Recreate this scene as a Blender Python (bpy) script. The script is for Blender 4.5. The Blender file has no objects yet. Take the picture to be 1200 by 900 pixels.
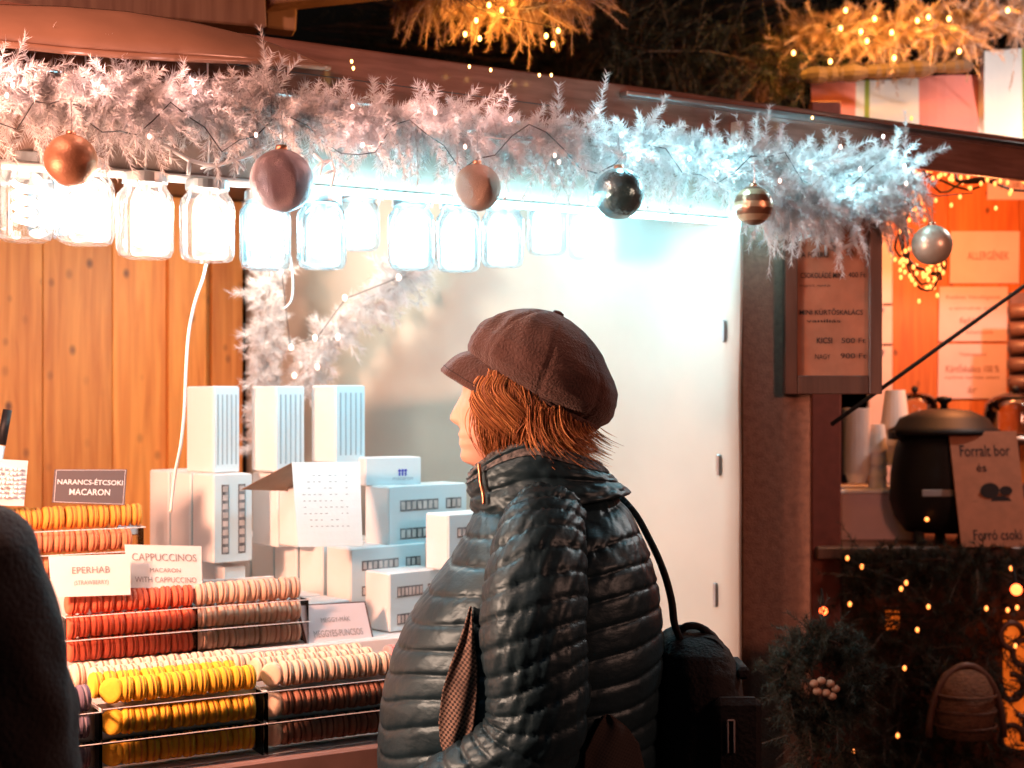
import bpy, math, random
import numpy as np
from mathutils import Vector, Matrix, noise

rnd = random.Random(7)
nr = np.random.RandomState(11)
sc = bpy.context.scene
COL = sc.collection
R = math.radians
F, CZ = 1667.0, 1.55
# ------------------------------------------------------------------ camera
cd = bpy.data.cameras.new('camera'); cam = bpy.data.objects.new('camera', cd); COL.objects.link(cam)
cam.location = (0, 0, CZ); cam.rotation_euler = (R(90), 0, 0)
cd.lens = F * 36 / 1200; cd.sensor_width = 36; cd.shift_y = 20 / 1200
cd.clip_start = .05; cd.clip_end = 400
cd.dof.use_dof = True; cd.dof.focus_distance = 2.35; cd.dof.aperture_fstop = 5.0
sc.camera = cam
# ------------------------------------------------------------------ sky, night sun, exposure
w = bpy.data.worlds.new('World'); sc.world = w; w.use_nodes = True
wn = w.node_tree; bg = wn.nodes['Background']
sky = wn.nodes.new('ShaderNodeTexSky'); sky.sky_type = 'NISHITA'; sky.sun_disc = False
sky.sun_elevation = R(-4); sky.sun_rotation = R(200)
wn.links.new(sky.outputs[0], bg.inputs[0]); bg.inputs[1].default_value = .1
sd = bpy.data.lights.new('sun', 'SUN'); sd.energy = .02; sd.angle = R(.5); sd.color = (.75, .85, 1)
so = bpy.data.objects.new('sun', sd); COL.objects.link(so); so.rotation_euler = (R(50), 0, R(-20))
sc.view_settings.view_transform = 'Standard'; sc.view_settings.look = 'None'
sc.view_settings.exposure = 1.0; sc.view_settings.gamma = 1; sc.view_settings.use_curve_mapping = False
sc.render.engine = 'CYCLES'
cy = sc.cycles
cy.max_bounces = 6; cy.diffuse_bounces = 3; cy.glossy_bounces = 3; cy.transmission_bounces = 4
cy.transparent_max_bounces = 16; cy.caustics_reflective = False; cy.caustics_refractive = False
cy.sample_clamp_indirect = 3; cy.sample_clamp_direct = 12; cy.use_denoising = True; cy.use_adaptive_sampling = True

def lamp(name, loc, energy, color, radius=.05, kind='POINT', rot=None, spot=None):
    l = bpy.data.lights.new(name, kind); l.energy = energy; l.color = color
    l.shadow_soft_size = radius
    o = bpy.data.objects.new(name, l); COL.objects.link(o); o.location = loc
    if spot: l.spot_size = R(spot); l.spot_blend = .6
    if rot: o.rotation_euler = rot
    return o
COOL = (.38, .84, 1.0)
WARM = (1, .46, .30)
lamp('assumed_counter_light', (-1.30, 1.85, 1.68), 104, WARM, .10)          # assumed pendant left of the frame, inferred from the warm light on the boxes
lamp('alley_fill_light', (1.95, 1.62, 2.05), 33, (1, .37, .24), .16)        # added warm fill from the right for the end post and jacket rim
lamp('assumed_neighbour_light', (1.62, 4.85, 2.12), 21, (1, .30, .09), .06)   # assumed lamp, unseen, for the warm light inside the neighbouring stall
lamp('stall_fill_light', (-.62, 3.62, 2.04), 6.0, (1, .86, .72), .05)  # added to even out the light on the canvas wall
lamp('awning_fill_light', (-.95, 1.75, 2.62), 27, (1, .44, .30), .06)      # added fill above the view for the awning and garland top

# ------------------------------------------------------------------ helpers
def P(px, py, Y): return Vector(((px - 600) / F * Y, Y, CZ + (470 - py) / F * Y))
U = Vector((.866, .5, 0)); N = Vector((-.5, .866, 0)); A0 = Vector((-.245, 2.72, 0))
def S(t, d, z): return Vector((A0.x + U.x * t + N.x * d, A0.y + U.y * t + N.y * d, z))
def Q(px, py, d):
    k = (px - 600) / F
    Y = (d + A0.dot(N)) / (k * N.x + N.y)
    return P(px, py, Y)
def tof(px, d=0):
    q = Q(px, 470, d); return (q - A0).dot(U)

class MB:
    def __init__(s): s.v = []; s.f = []
    def add(s, vs, fs):
        b = len(s.v); s.v += [tuple(x) for x in vs]; s.f += [tuple(i + b for i in f) for f in fs]; return s
    def box(s, c, size, ax=None, bev=0):
        """box centred c, size along axes ax (3 vectors), optional chamfer on all 12 edges"""
        ax = ax or (Vector((1, 0, 0)), Vector((0, 1, 0)), Vector((0, 0, 1)))
        c = Vector(c); hx, hy, hz = [q / 2 for q in size]
        if bev <= 0:
            vs = [c + ax[0] * (i * hx) + ax[1] * (j * hy) + ax[2] * (k * hz) for i in (-1, 1) for j in (-1, 1) for k in (-1, 1)]
            return s.add(vs, [(0, 1, 3, 2), (4, 6, 7, 5), (0, 4, 5, 1), (2, 3, 7, 6), (0, 2, 6, 4), (1, 5, 7, 3)])
        b = bev; vs = []; idx = {}
        for i in (-1, 1):
            for j in (-1, 1):
                for k in (-1, 1):
                    for m in range(3):
                        h = [hx - b, hy - b, hz - b]; h[m] += b
                        idx[(i, j, k, m)] = len(vs)
                        vs.append(c + ax[0] * (i * h[0]) + ax[1] * (j * h[1]) + ax[2] * (k * h[2]))
        fs = []
        g = lambda i, j, k, m: idx[(i, j, k, m)]
        for q in (-1, 1):
            fs.append((g(q, -1, -1, 0), g(q, 1, -1, 0), g(q, 1, 1, 0), g(q, -1, 1, 0)))
            fs.append((g(-1, q, -1, 1), g(1, q, -1, 1), g(1, q, 1, 1), g(-1, q, 1, 1)))
            fs.append((g(-1, -1, q, 2), g(1, -1, q, 2), g(1, 1, q, 2), g(-1, 1, q, 2)))
        for a in (-1, 1):
            for c2 in (-1, 1):
                fs.append((g(-1, a, c2, 1), g(1, a, c2, 1), g(1, a, c2, 2), g(-1, a, c2, 2)))
                fs.append((g(a, -1, c2, 0), g(a, 1, c2, 0), g(a, 1, c2, 2), g(a, -1, c2, 2)))
                fs.append((g(a, c2, -1, 0), g(a, c2, 1, 0), g(a, c2, 1, 1), g(a, c2, -1, 1)))
                for d in (-1, 1): fs.append((g(a, c2, d, 0), g(a, c2, d, 1), g(a, c2, d, 2)))
        return s.add(vs, fs)
    def tube(s, path, r, seg=8, cap=True):
        path = [Vector(p) for p in path]; n = len(path)
        rs = r if isinstance(r, (list, tuple)) else [r] * n
        vs = []; up = None
        for i, p in enumerate(path):
            t = (path[min(i + 1, n - 1)] - path[max(i - 1, 0)])
            t = t.normalized() if t.length > 1e-9 else Vector((0, 0, 1))
            if up is None: up = Vector((0, 0, 1)) if abs(t.z) < .9 else Vector((0, 1, 0))
            a = t.cross(up)
            if a.length < 1e-4: a = t.cross(Vector((1, 0, 0)))
            a.normalize(); b = a.cross(t); up = b
            for k in range(seg):
                an = 2 * math.pi * k / seg
                vs.append(p + a * (math.cos(an) * rs[i]) + b * (math.sin(an) * rs[i]))
        fs = [(i * seg + k, i * seg + (k + 1) % seg, (i + 1) * seg + (k + 1) % seg, (i + 1) * seg + k) for i in range(n - 1) for k in range(seg)]
        if cap: fs += [tuple(range(seg))[::-1], tuple((n - 1) * seg + k for k in range(seg))]
        return s.add(vs, fs)
    def loft(s, rings, cap=True, closed=True):
        m = len(rings[0]); vs = [p for r in rings for p in r]; n = len(rings)
        K = m if closed else m - 1
        fs = [(i * m + k, i * m + (k + 1) % m, (i + 1) * m + (k + 1) % m, (i + 1) * m + k) for i in range(n - 1) for k in range(K)]
        if cap: fs += [tuple(range(m))[::-1], tuple((n - 1) * m + k for k in range(m))]
        return s.add(vs, fs)
    def lathe(s, prof, c=(0, 0, 0), seg=24, ax=None, cap=True):
        ax = ax or (Vector((1, 0, 0)), Vector((0, 1, 0)), Vector((0, 0, 1))); c = Vector(c)
        rings = [[c + ax[0] * (r * math.cos(2 * math.pi * k / seg)) + ax[1] * (r * math.sin(2 * math.pi * k / seg)) + ax[2] * z for k in range(seg)] for r, z in prof]
        return s.loft(rings, cap)
    def sphere(s, c, r, seg=16, rg=10, sq=(1, 1, 1)):
        c = Vector(c)
        prof = [(max(1e-4, math.sin(math.pi * i / rg)) * r, -math.cos(math.pi * i / rg) * r) for i in range(rg + 1)]
        rings = [[c + Vector((q * math.cos(2 * math.pi * k / seg) * sq[0], q * math.sin(2 * math.pi * k / seg) * sq[1], z * sq[2])) for k in range(seg)] for q, z in prof]
        return s.loft(rings)
    def octa(s, c, r, h=None):
        h = h or r; c = Vector(c)
        return s.add([c + Vector(d) for d in ((r, 0, 0), (0, r, 0), (-r, 0, 0), (0, -r, 0), (0, 0, h), (0, 0, -h))],
                     [(0, 1, 4), (1, 2, 4), (2, 3, 4), (3, 0, 4), (1, 0, 5), (2, 1, 5), (3, 2, 5), (0, 3, 5)])
    def sheet(s, fn, nu, nv, th=None):
        vs = [Vector(fn(i / (nu - 1), j / (nv - 1))) for i in range(nu) for j in range(nv)]
        if th is None:
            return s.add(vs, [(i * nv + j, (i + 1) * nv + j, (i + 1) * nv + j + 1, i * nv + j + 1) for i in range(nu - 1) for j in range(nv - 1)])
        th = Vector(th); n = nu * nv
        v2 = [v + th for v in vs]; fs = []
        q = lambda i, j: i * nv + j
        for i in range(nu - 1):
            for j in range(nv - 1):
                fs.append((q(i, j), q(i + 1, j), q(i + 1, j + 1), q(i, j + 1)))
                fs.append((n + q(i, j), n + q(i, j + 1), n + q(i + 1, j + 1), n + q(i + 1, j)))
        for i in range(nu - 1):
            fs.append((q(i, 0), n + q(i, 0), n + q(i + 1, 0), q(i + 1, 0)))
            fs.append((q(i, nv - 1), q(i + 1, nv - 1), n + q(i + 1, nv - 1), n + q(i, nv - 1)))
        for j in range(nv - 1):
            fs.append((q(0, j), q(0, j + 1), n + q(0, j + 1), n + q(0, j)))
            fs.append((q(nu - 1, j), n + q(nu - 1, j), n + q(nu - 1, j + 1), q(nu - 1, j + 1)))
        return s.add(vs + v2, fs)
    def build(s, name, m, parent=None, origin=None, smooth=False):
        """vertices are in world space; they are stored relative to the origin of the thing"""
        me = bpy.data.meshes.new(name)
        if parent is not None: org = parent.get('_org', None); org = Vector(org) if org is not None else Vector(parent.location)
        else:
            org = Vector(origin) if origin is not None else Vector((0, 0, 0))
        arr = np.array(s.v, dtype=float) - np.array(org)
        me.from_pydata(arr.tolist(), [], s.f)
        if smooth:
            me.polygons.foreach_set('use_smooth', [True] * len(me.polygons))
        me.materials.append(m)
        o = bpy.data.objects.new(name, me); COL.objects.link(o)
        if parent is not None: o.parent = parent; ORG[o.name] = org
        else: o.location = org
        return o
ORG = {}
def tag(o, label=None, cat=None, group=None, kind=None):
    if label: o['label'] = label
    if cat: o['category'] = cat
    if group: o['group'] = group
    if kind: o['kind'] = kind
    return o
def thing(name, label, cat, loc, group=None, rz=0):
    o = bpy.data.objects.new(name, None); COL.objects.link(o); o.location = loc; o.rotation_euler = (0, 0, rz)
    o.empty_display_size = .05
    return tag(o, label, cat, group)
class Sub:   # child of a part: its vertices share the thing's origin
    pass
def sub(mb, name, m, part, smooth=False):
    root = part.parent
    o = mb.build(name, m, root, smooth=smooth); o.parent = part
    return o
def copy_tree(o, parent=None):
    c = o.copy(); COL.objects.link(c)
    if parent: c.parent = parent
    for ch in list(o.children): copy_tree(ch, c)
    return c

# ------------------------------------------------------------------ materials
def mat(name, col=(.5, .5, .5), rough=.6, metal=0, var=0, vscale=20, bump=0, bscale=80, spec=.5, emit=None, es=0, sheen=0, coat=0, col2=None, stretch=None, alpha=None, sss=0, detail=4):
    m = bpy.data.materials.new(name); m.use_nodes = True; nt = m.node_tree; b = nt.nodes['Principled BSDF']
    b.inputs['Base Color'].default_value = (*col, 1); b.inputs['Roughness'].default_value = rough; b.inputs['Metallic'].default_value = metal
    b.inputs['Specular IOR Level'].default_value = spec
    if name == 'teal_black_nylon': b.inputs['Specular Tint'].default_value = (.48, .84, 1, 1)
    if sheen: b.inputs['Sheen Weight'].default_value = sheen
    if coat: b.inputs['Coat Weight'].default_value = coat; b.inputs['Coat Roughness'].default_value = .15
    if sss: b.inputs['Subsurface Weight'].default_value = sss; b.inputs['Subsurface Scale'].default_value = .01
    if emit: b.inputs['Emission Color'].default_value = (*emit, 1); b.inputs['Emission Strength'].default_value = es
    if var or bump or col2:
        tc = nt.nodes.new('ShaderNodeTexCoord'); mp = nt.nodes.new('ShaderNodeMapping')
        nt.links.new(tc.outputs['Object'], mp.inputs[0])
        if stretch: mp.inputs['Scale'].default_value = stretch
    if var or col2:
        n = nt.nodes.new('ShaderNodeTexNoise'); n.inputs['Scale'].default_value = vscale; n.inputs['Detail'].default_value = detail
        nt.links.new(mp.outputs[0], n.inputs['Vector'])
        mx = nt.nodes.new('ShaderNodeMix'); mx.data_type = 'RGBA'
        c2 = col2 or tuple(min(1, c * (1 - var)) for c in col)
        mx.inputs[6].default_value = (*col, 1); mx.inputs[7].default_value = (*c2, 1)
        rp = nt.nodes.new('ShaderNodeMapRange'); rp.inputs[1].default_value = .35; rp.inputs[2].default_value = .65
        nt.links.new(n.outputs['Fac'], rp.inputs[0]); nt.links.new(rp.outputs[0], mx.inputs[0])
        nt.links.new(mx.outputs[2], b.inputs['Base Color'])
    if bump:
        n2 = nt.nodes.new('ShaderNodeTexNoise'); n2.inputs['Scale'].default_value = bscale; n2.inputs['Detail'].default_value = 4
        nt.links.new(mp.outputs[0], n2.inputs['Vector'])
        bp = nt.nodes.new('ShaderNodeBump'); bp.inputs['Strength'].default_value = bump; bp.inputs['Distance'].default_value = .01
        nt.links.new(n2.outputs['Fac'], bp.inputs['Height']); nt.links.new(bp.outputs[0], b.inputs['Normal'])
    return m
def glassy(name, tint=(.95, 1, 1), refl=.35, frost=0):
    """thin clear material: transparent mixed with gloss by the angle of view, light passes through"""
    m = bpy.data.materials.new(name); m.use_nodes = True; nt = m.node_tree
    for n in list(nt.nodes):
        if n.type == 'BSDF_PRINCIPLED': nt.nodes.remove(n)
    out = [n for n in nt.nodes if n.type == 'OUTPUT_MATERIAL'][0]
    tr = nt.nodes.new('ShaderNodeBsdfTransparent'); tr.inputs[0].default_value = (*tint, 1)
    gl = nt.nodes.new('ShaderNodeBsdfGlossy'); gl.inputs['Roughness'].default_value = .06
    lw = nt.nodes.new('ShaderNodeLayerWeight'); lw.inputs[0].default_value = refl
    mx = nt.nodes.new('ShaderNodeMixShader')
    nt.links.new(lw.outputs['Facing' if frost else 'Fresnel'], mx.inputs[0])
    nt.links.new(tr.outputs[0], mx.inputs[1]); nt.links.new(gl.outputs[0], mx.inputs[2])
    last = mx
    if frost:
        tl = nt.nodes.new('ShaderNodeBsdfTranslucent'); tl.inputs[0].default_value = (.9, .97, 1, 1)
        m2 = nt.nodes.new('ShaderNodeMixShader'); m2.inputs[0].default_value = frost
        nt.links.new(mx.outputs[0], m2.inputs[1]); nt.links.new(tl.outputs[0], m2.inputs[2]); last = m2
    nt.links.new(last.outputs[0], out.inputs[0])
    return m
def wood(name, c1, c2, knot=(.10, .03, .01), rough=.5, gs=(14, 14, .9), knots=True):
    m = bpy.data.materials.new(name); m.use_nodes = True; nt = m.node_tree; b = nt.nodes['Principled BSDF']; L = nt.links
    tc = nt.nodes.new('ShaderNodeTexCoord'); geo = nt.nodes.new('ShaderNodeNewGeometry')
    off = nt.nodes.new('ShaderNodeVectorMath'); off.operation = 'SCALE'; off.inputs[0].default_value = (3.1, 7.7, 5.3)
    L.new(geo.outputs['Random Per Island'], off.inputs['Scale'])
    ad = nt.nodes.new('ShaderNodeVectorMath'); ad.operation = 'ADD'
    L.new(tc.outputs['Object'], ad.inputs[0]); L.new(off.outputs[0], ad.inputs[1])
    mp = nt.nodes.new('ShaderNodeMapping'); mp.inputs['Scale'].default_value = gs; L.new(ad.outputs[0], mp.inputs[0])
    n = nt.nodes.new('ShaderNodeTexNoise'); n.inputs['Scale'].default_value = 3; n.inputs['Detail'].default_value = 6; n.inputs['Distortion'].default_value = .6
    L.new(mp.outputs[0], n.inputs['Vector'])
    cr = nt.nodes.new('ShaderNodeValToRGB'); cr.color_ramp.elements[0].position = .3; cr.color_ramp.elements[1].position = .7
    cr.color_ramp.elements[0].color = (*c2, 1); cr.color_ramp.elements[1].color = (*c1, 1)
    L.new(n.outputs['Fac'], cr.inputs[0]); last = cr.outputs[0]
    hv = nt.nodes.new('ShaderNodeHueSaturation'); mr = nt.nodes.new('ShaderNodeMapRange'); mr.inputs[3].default_value = .78; mr.inputs[4].default_value = 1.12
    L.new(geo.outputs['Random Per Island'], mr.inputs[0]); L.new(mr.outputs[0], hv.inputs['Value']); L.new(last, hv.inputs['Color']); last = hv.outputs[0]
    if knots:
        m2 = nt.nodes.new('ShaderNodeMapping'); m2.inputs['Scale'].default_value = (4.4, 4.4, 2.9); L.new(ad.outputs[0], m2.inputs[0])
        dn = nt.nodes.new('ShaderNodeTexNoise'); dn.inputs['Scale'].default_value = 9; L.new(ad.outputs[0], dn.inputs['Vector'])
        vo = nt.nodes.new('ShaderNodeTexVoronoi'); vo.inputs['Randomness'].default_value = 1; L.new(m2.outputs[0], vo.inputs['Vector'])
        sm = nt.nodes.new('ShaderNodeMath'); sm.operation = 'MULTIPLY_ADD'; sm.inputs[1].default_value = .10; L.new(dn.outputs['Fac'], sm.inputs[0]); L.new(vo.outputs['Distance'], sm.inputs[2])
        k = nt.nodes.new('ShaderNodeMapRange'); k.inputs[1].default_value = .14; k.inputs[2].default_value = .34; k.inputs[3].default_value = .95; k.inputs[4].default_value = 0
        L.new(sm.outputs[0], k.inputs[0])
        sp = nt.nodes.new('ShaderNodeSeparateColor'); L.new(vo.outputs['Color'], sp.inputs[0])
        th_ = nt.nodes.new('ShaderNodeMapRange'); th_.inputs[1].default_value = .62; th_.inputs[2].default_value = .95; L.new(sp.outputs[0], th_.inputs[0])
        mu = nt.nodes.new('ShaderNodeMath'); mu.operation = 'MULTIPLY'; L.new(k.outputs[0], mu.inputs[0]); L.new(th_.outputs[0], mu.inputs[1])
        mx = nt.nodes.new('ShaderNodeMix'); mx.data_type = 'RGBA'; mx.inputs[7].default_value = (*knot, 1)
        L.new(mu.outputs[0], mx.inputs[0]); L.new(last, mx.inputs[6]); last = mx.outputs[2]
    L.new(last, b.inputs['Base Color']); b.inputs['Roughness'].default_value = rough
    bp = nt.nodes.new('ShaderNodeBump'); bp.inputs['Strength'].default_value = .25; bp.inputs['Distance'].default_value = .004
    L.new(n.outputs['Fac'], bp.inputs['Height']); L.new(bp.outputs[0], b.inputs['Normal'])
    return m
def checkmat(name, a, b_, scale):
    m = bpy.data.materials.new(name); m.use_nodes = True; nt = m.node_tree; b = nt.nodes['Principled BSDF']; L = nt.links
    tc = nt.nodes.new('ShaderNodeTexCoord'); mp = nt.nodes.new('ShaderNodeMapping'); mp.inputs['Scale'].default_value = (scale, 0, scale); mp.inputs['Rotation'].default_value = (0, R(12), 0)
    L.new(tc.outputs['Object'], mp.inputs[0])
    ck = nt.nodes.new('ShaderNodeTexChecker'); ck.inputs['Scale'].default_value = 1; ck.inputs[1].default_value = (*a, 1); ck.inputs[2].default_value = (*b_, 1)
    nz = nt.nodes.new('ShaderNodeTexNoise'); nz.inputs['Scale'].default_value = 25; L.new(tc.outputs['Object'], nz.inputs[0])
    mx = nt.nodes.new('ShaderNodeMix'); mx.data_type = 'RGBA'; mx.inputs[7].default_value = (.02, .015, .015, 1)
    L.new(mp.outputs[0], ck.inputs[0]); L.new(nz.outputs['Fac'], mx.inputs[0]); L.new(ck.outputs[0], mx.inputs[6]); L.new(mx.outputs[2], b.inputs['Base Color'])
    b.inputs['Roughness'].default_value = .9
    return m

M = dict(
 wall_wood=wood('pine_planks', (.86, .36, .075), (.60, .19, .03)),
 wood_dark=wood('dark_stained_wood', (.16, .075, .05), (.08, .035, .025), rough=.45, knots=False),
 wood_beam=wood('roof_timber', (.34, .20, .14), (.20, .10, .07), rough=.6),
 wood_orange=wood('warm_pine', (.72, .22, .04), (.50, .12, .02), knots=True),
 pillar=mat('painted_brown_panel', (.33, .175, .12), .75, var=.3, vscale=60, bump=.3, bscale=220),
 fascia=mat('varnished_fascia', (.26, .12, .085), .22, var=.35, vscale=8, coat=.6, bump=.05, bscale=30, stretch=(1, 1, 8)),
 pelmet=mat('pelmet_board', (.34, .24, .20), .6, var=.2, vscale=5, bump=.1, bscale=60),
 awning=mat('glossy_awning_sheet', (.40, .215, .14), .24, coat=.7, bump=.06, bscale=10, var=.2, vscale=6),
 canvas=mat('white_wall_canvas', (.60, .60, .53), .7, var=.14, vscale=2.6, bump=.5, bscale=3.4),
 white=mat('white_card', (.86, .85, .84), .55, bump=.04, bscale=60),
 whiteb=mat('cyan_tinted_card', (.56, .74, .80), .5, bump=.04, bscale=60),  # on box fronts the cyan lamp light is put into this colour
 boxwin=mat('box_window_film', (.30, .33, .35), .25, var=.75, vscale=60, stretch=(1, 1, .3)),
 boxrib=mat('macaron_edges_behind_film', (.62, .60, .58), .6, var=.4, vscale=40),
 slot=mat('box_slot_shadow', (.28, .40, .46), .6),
 cream=mat('shelf_cover', (.80, .77, .75), .7, bump=.1, bscale=30, var=.06, vscale=8),
 counter=mat('counter_front_board', (.30, .17, .14), .7, var=.3, vscale=12),
 counter_dark=mat('counter_skirt_cloth', (.03, .03, .035), .9, bump=.4, bscale=12),
 clear=glassy('clear_plastic', (.99, .985, .98), .10),
 jar=glassy('jar_glass', (.90, .98, 1), .42, frost=.035),
 bulb=mat('cool_lamp', (.9, 1, 1), .5, emit=COOL, es=28),
 jarlid=mat('jar_lid_tin', (.55, .62, .64), .35, metal=.9),
 wire=mat('dark_wire', (.03, .025, .025), .5), wirew=mat('white_cable', (.85, .84, .82), .5),
 tinsel=mat('white_tinsel', (.86, .83, .82), .55, spec=.4),
 tinselc=mat('copper_tinsel', (.40, .25, .18), .6),
 stem=mat('garland_stem', (.62, .56, .54), .8),
 fir=mat('dark_fir_needles', (.022, .034, .022), .75, var=.5, vscale=6),
 firt=mat('fir_bark', (.06, .04, .03), .9, bump=.6, bscale=40),
 frost_tip=mat('frosted_twig', (.85, .87, .88), .6),
 pinkbulb=mat('fairy_light_rosy', (1, .9, .9), .5, emit=(1, .55, .42), es=2.2),
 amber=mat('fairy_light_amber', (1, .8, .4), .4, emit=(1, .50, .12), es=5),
 netbulb=mat('fairy_light_warm', (1, .8, .5), .4, emit=(1, .24, .045), es=2.0),
 redbulb=mat('fairy_light_red', (1, .3, .1), .4, emit=(1, .09, .02), es=5),
 metal=mat('steel', (.6, .6, .6), .3, metal=1), brass=mat('ornament_cap_copper', (.65, .30, .18), .35, metal=1),
 black=mat('black_enamel', (.008, .008, .010), .55, spec=.3), blackm=mat('black_matte', (.014, .014, .015), .85, bump=.3, bscale=150),
 ink=mat('black_print', (.03, .02, .02), .8), inkg=mat('grey_print', (.33, .30, .30), .8), inkw=mat('white_print', (.92, .92, .92), .6),
 inkb=mat('blue_print', (.05, .08, .45), .7),
 signdark=mat('dark_sign_card', (.13, .10, .10), .6), signgrey=mat('lilac_sign_card', (.74, .68, .70), .5), signfr=mat('sign_dark_edge', (.10, .045, .04), .5),
 paper=mat('notice_paper', (.80, .58, .56), .8, var=.08, vscale=12), kraft=mat('brown_menu_paper', (.46, .18, .10), .8, var=.15, vscale=30),
 cardboard=mat('cardboard', (.42, .26, .17), .85, var=.15, vscale=18), cup=mat('paper_cup', (.86, .80, .78), .6),
 skin=mat('skin', (.72, .42, .32), .45, var=.12, vscale=25, sss=.12, bump=.06, bscale=160),
 cap=mat('brown_wool_cap', (.090, .045, .038), .95, var=.25, vscale=40, bump=.5, bscale=260, sheen=.25),
 jacket=mat('teal_black_nylon', (.010, .027, .038), .43, spec=.52, var=.25, vscale=14, bump=.12, bscale=60, stretch=(1, 1, 1.8)),
 collar_in=mat('speckled_collar_knit', (.16, .18, .19), .9, col2=(.02, .03, .035), vscale=130),
 trousers=mat('dark_trousers', (.02, .02, .024), .9, bump=.3, bscale=200), boot=mat('black_boot', (.012, .011, .011), .5),
 bag=mat('black_bag_fabric', (.006, .006, .007), .85, spec=.3, bump=.4, bscale=160), coat=mat('dark_wool_coat', (.014, .012, .015), .85, var=.3, vscale=30, bump=.4, bscale=180, sheen=.06),
 tweed2=checkmat('dark_houndstooth', (.035, .030, .028), (.010, .010, .010), 300),
 tweed=checkmat('houndstooth_cloth', (.34, .26, .21), (.02, .016, .016), 260),
 ground=mat('wet_cobbles', (.05, .047, .045), .55, var=.4, vscale=7, bump=.6, bscale=12),
)
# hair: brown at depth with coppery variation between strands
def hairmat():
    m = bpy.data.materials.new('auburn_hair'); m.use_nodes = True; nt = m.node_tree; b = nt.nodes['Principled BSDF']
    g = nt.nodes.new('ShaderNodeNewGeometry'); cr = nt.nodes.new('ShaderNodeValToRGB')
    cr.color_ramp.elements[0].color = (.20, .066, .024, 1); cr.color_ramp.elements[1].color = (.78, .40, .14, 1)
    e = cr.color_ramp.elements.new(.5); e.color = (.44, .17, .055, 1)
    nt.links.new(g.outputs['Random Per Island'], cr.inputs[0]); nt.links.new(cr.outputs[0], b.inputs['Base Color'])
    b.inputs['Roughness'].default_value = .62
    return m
M['hair'] = hairmat()

# ================================================================== SETTING
g = MB().box((0, 60, -.05), (400, 400, .1)); tag(g.build('ground', M['ground']), kind='structure')

# ------------------------------------------------------------------ the stall
stall = thing('market_stall', 'wooden market stall with white canvas end wall, glossy brown fascia and lit macaron counter', 'market stall', A0)
AX = (U, N, Vector((0, 0, 1)))
Ac = Vector((.51, 3.16, 0)); Cc = Vector((-.842, 4.455, 0))
def strip_boards(mb, p0, direc, nrm, length, bw, z0, z1, th=.02, gap=.0016, rs=None):
    x = 0
    while x < length:
        b = min(bw * (rs.uniform(.85, 1.15) if rs else 1), length - x)
        c = p0 + direc * (x + b / 2); mb.box((c.x, c.y, (z0 + z1) / 2), (b - gap, th, z1 - z0), (direc, nrm, Vector((0, 0, 1))), .002); x += b
bw = MB(); strip_boards(bw, Cc + N * .012, -U, N, 2.4, .21, 0, 2.172, rs=random.Random(3)); bw.build('back_wall', M['wall_wood'], stall)
# trim boards against the corner
tb = MB()
for off, wd in ((.06, .10), (.185, .12)):
    c = Cc - U * off - N * .014; tb.box((c.x, c.y, 1.085), (wd, .024, 2.17), AX, .003)
tb.build('corner_board', M['wall_wood'], stall)
def canvas(u, v):
    p = Ac.lerp(Cc, u); d = (Cc - Ac).normalized(); n_ = Vector((-d.y, d.x, 0))
    q = p + n_ * (.014 * math.sin(u * 9 + v * 2.2) * math.sin(v * 3.0) + .006 * noise.noise(Vector((u * 7, v * 9, 1))))
    return (q.x, q.y, v * 2.172)
cw = MB().sheet(canvas, 40, 50, (.008, .008, 0)); cwo = cw.build('canvas_wall', M['canvas'], stall, smooth=True)
# toggles on the canvas edge
for px, py, hh in ((848, 388, 26), (842, 545, 25), (838, 697, 28)):
    k = (px - 600) / F; d = (Cc - Ac); den = d.x - k * d.y
    t = (k * Ac.y - Ac.x) / den; Y = Ac.y + d.y * t
    c = P(px, py, Y - .02); hz = hh / F * Y
    l = MB(); dd = d.normalized(); nn = Vector((-dd.y, dd.x, 0))
    l.box(c, (.011, .006, hz), (dd, nn, Vector((0, 0, 1))), .0025); l.box(c - nn * .006 + Vector((0, 0, -hz * .32)), (.006, .006, .008), (dd, nn, Vector((0, 0, 1))), .001)
    l.build('latch', M['metal'], stall)
# end post
def vpanel(mb, px0, px1, Y, z0, z1, th, bev=.004):
    a = P(px0, 470, Y); b = P(px1, 470, Y); mb.box(((a.x + b.x) / 2, Y + th / 2, (z0 + z1) / 2), (b.x - a.x, th, z1 - z0), None, bev)
ep = MB(); vpanel(ep, 869, 951, 3.27, 0, 2.11, .16); ep.build('end_post', M['pillar'], stall)
# roof, pelmet, fascia
def slab(name, t0, t1, d0, d1, z0, z1, m, bev=.004, parent=stall):
    c = S((t0 + t1) / 2, (d0 + d1) / 2, (z0 + z1) / 2)
    return MB().box(c, (t1 - t0, d1 - d0, z1 - z0), AX, bev).build(name, m, parent)
slab('roof', -2.0, .80, .06, 2.2, 2.175, 2.20, M['wood_dark'])
slab('fascia', -2.0, 2.6, .03, .055, 2.118, 2.226, M['fascia'])
slab('pelmet', -2.0, tof(868), .032, .05, 1.958, 2.116, M['pelmet'])
slab('edge_strip', -2.0, tof(868), .022, .058, 1.945, 1.957, M['white'])
M['led'] = mat('cool_led_strip', (.9, 1, 1), .5, emit=(.36, .86, 1.0), es=26)
slab('led_strip', tof(330), tof(866), -.004, .012, 1.940, 1.950, M['led'], .001)
slab('led_strip', tof(880), tof(1000), .0, .012, 1.985, 1.994, M['led'], .001)  # added strip hidden in the garland to light its right end
slab('top_rail', tof(735), 2.6, .0, .028, 2.196, 2.206, M['metal'], .002)
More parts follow.
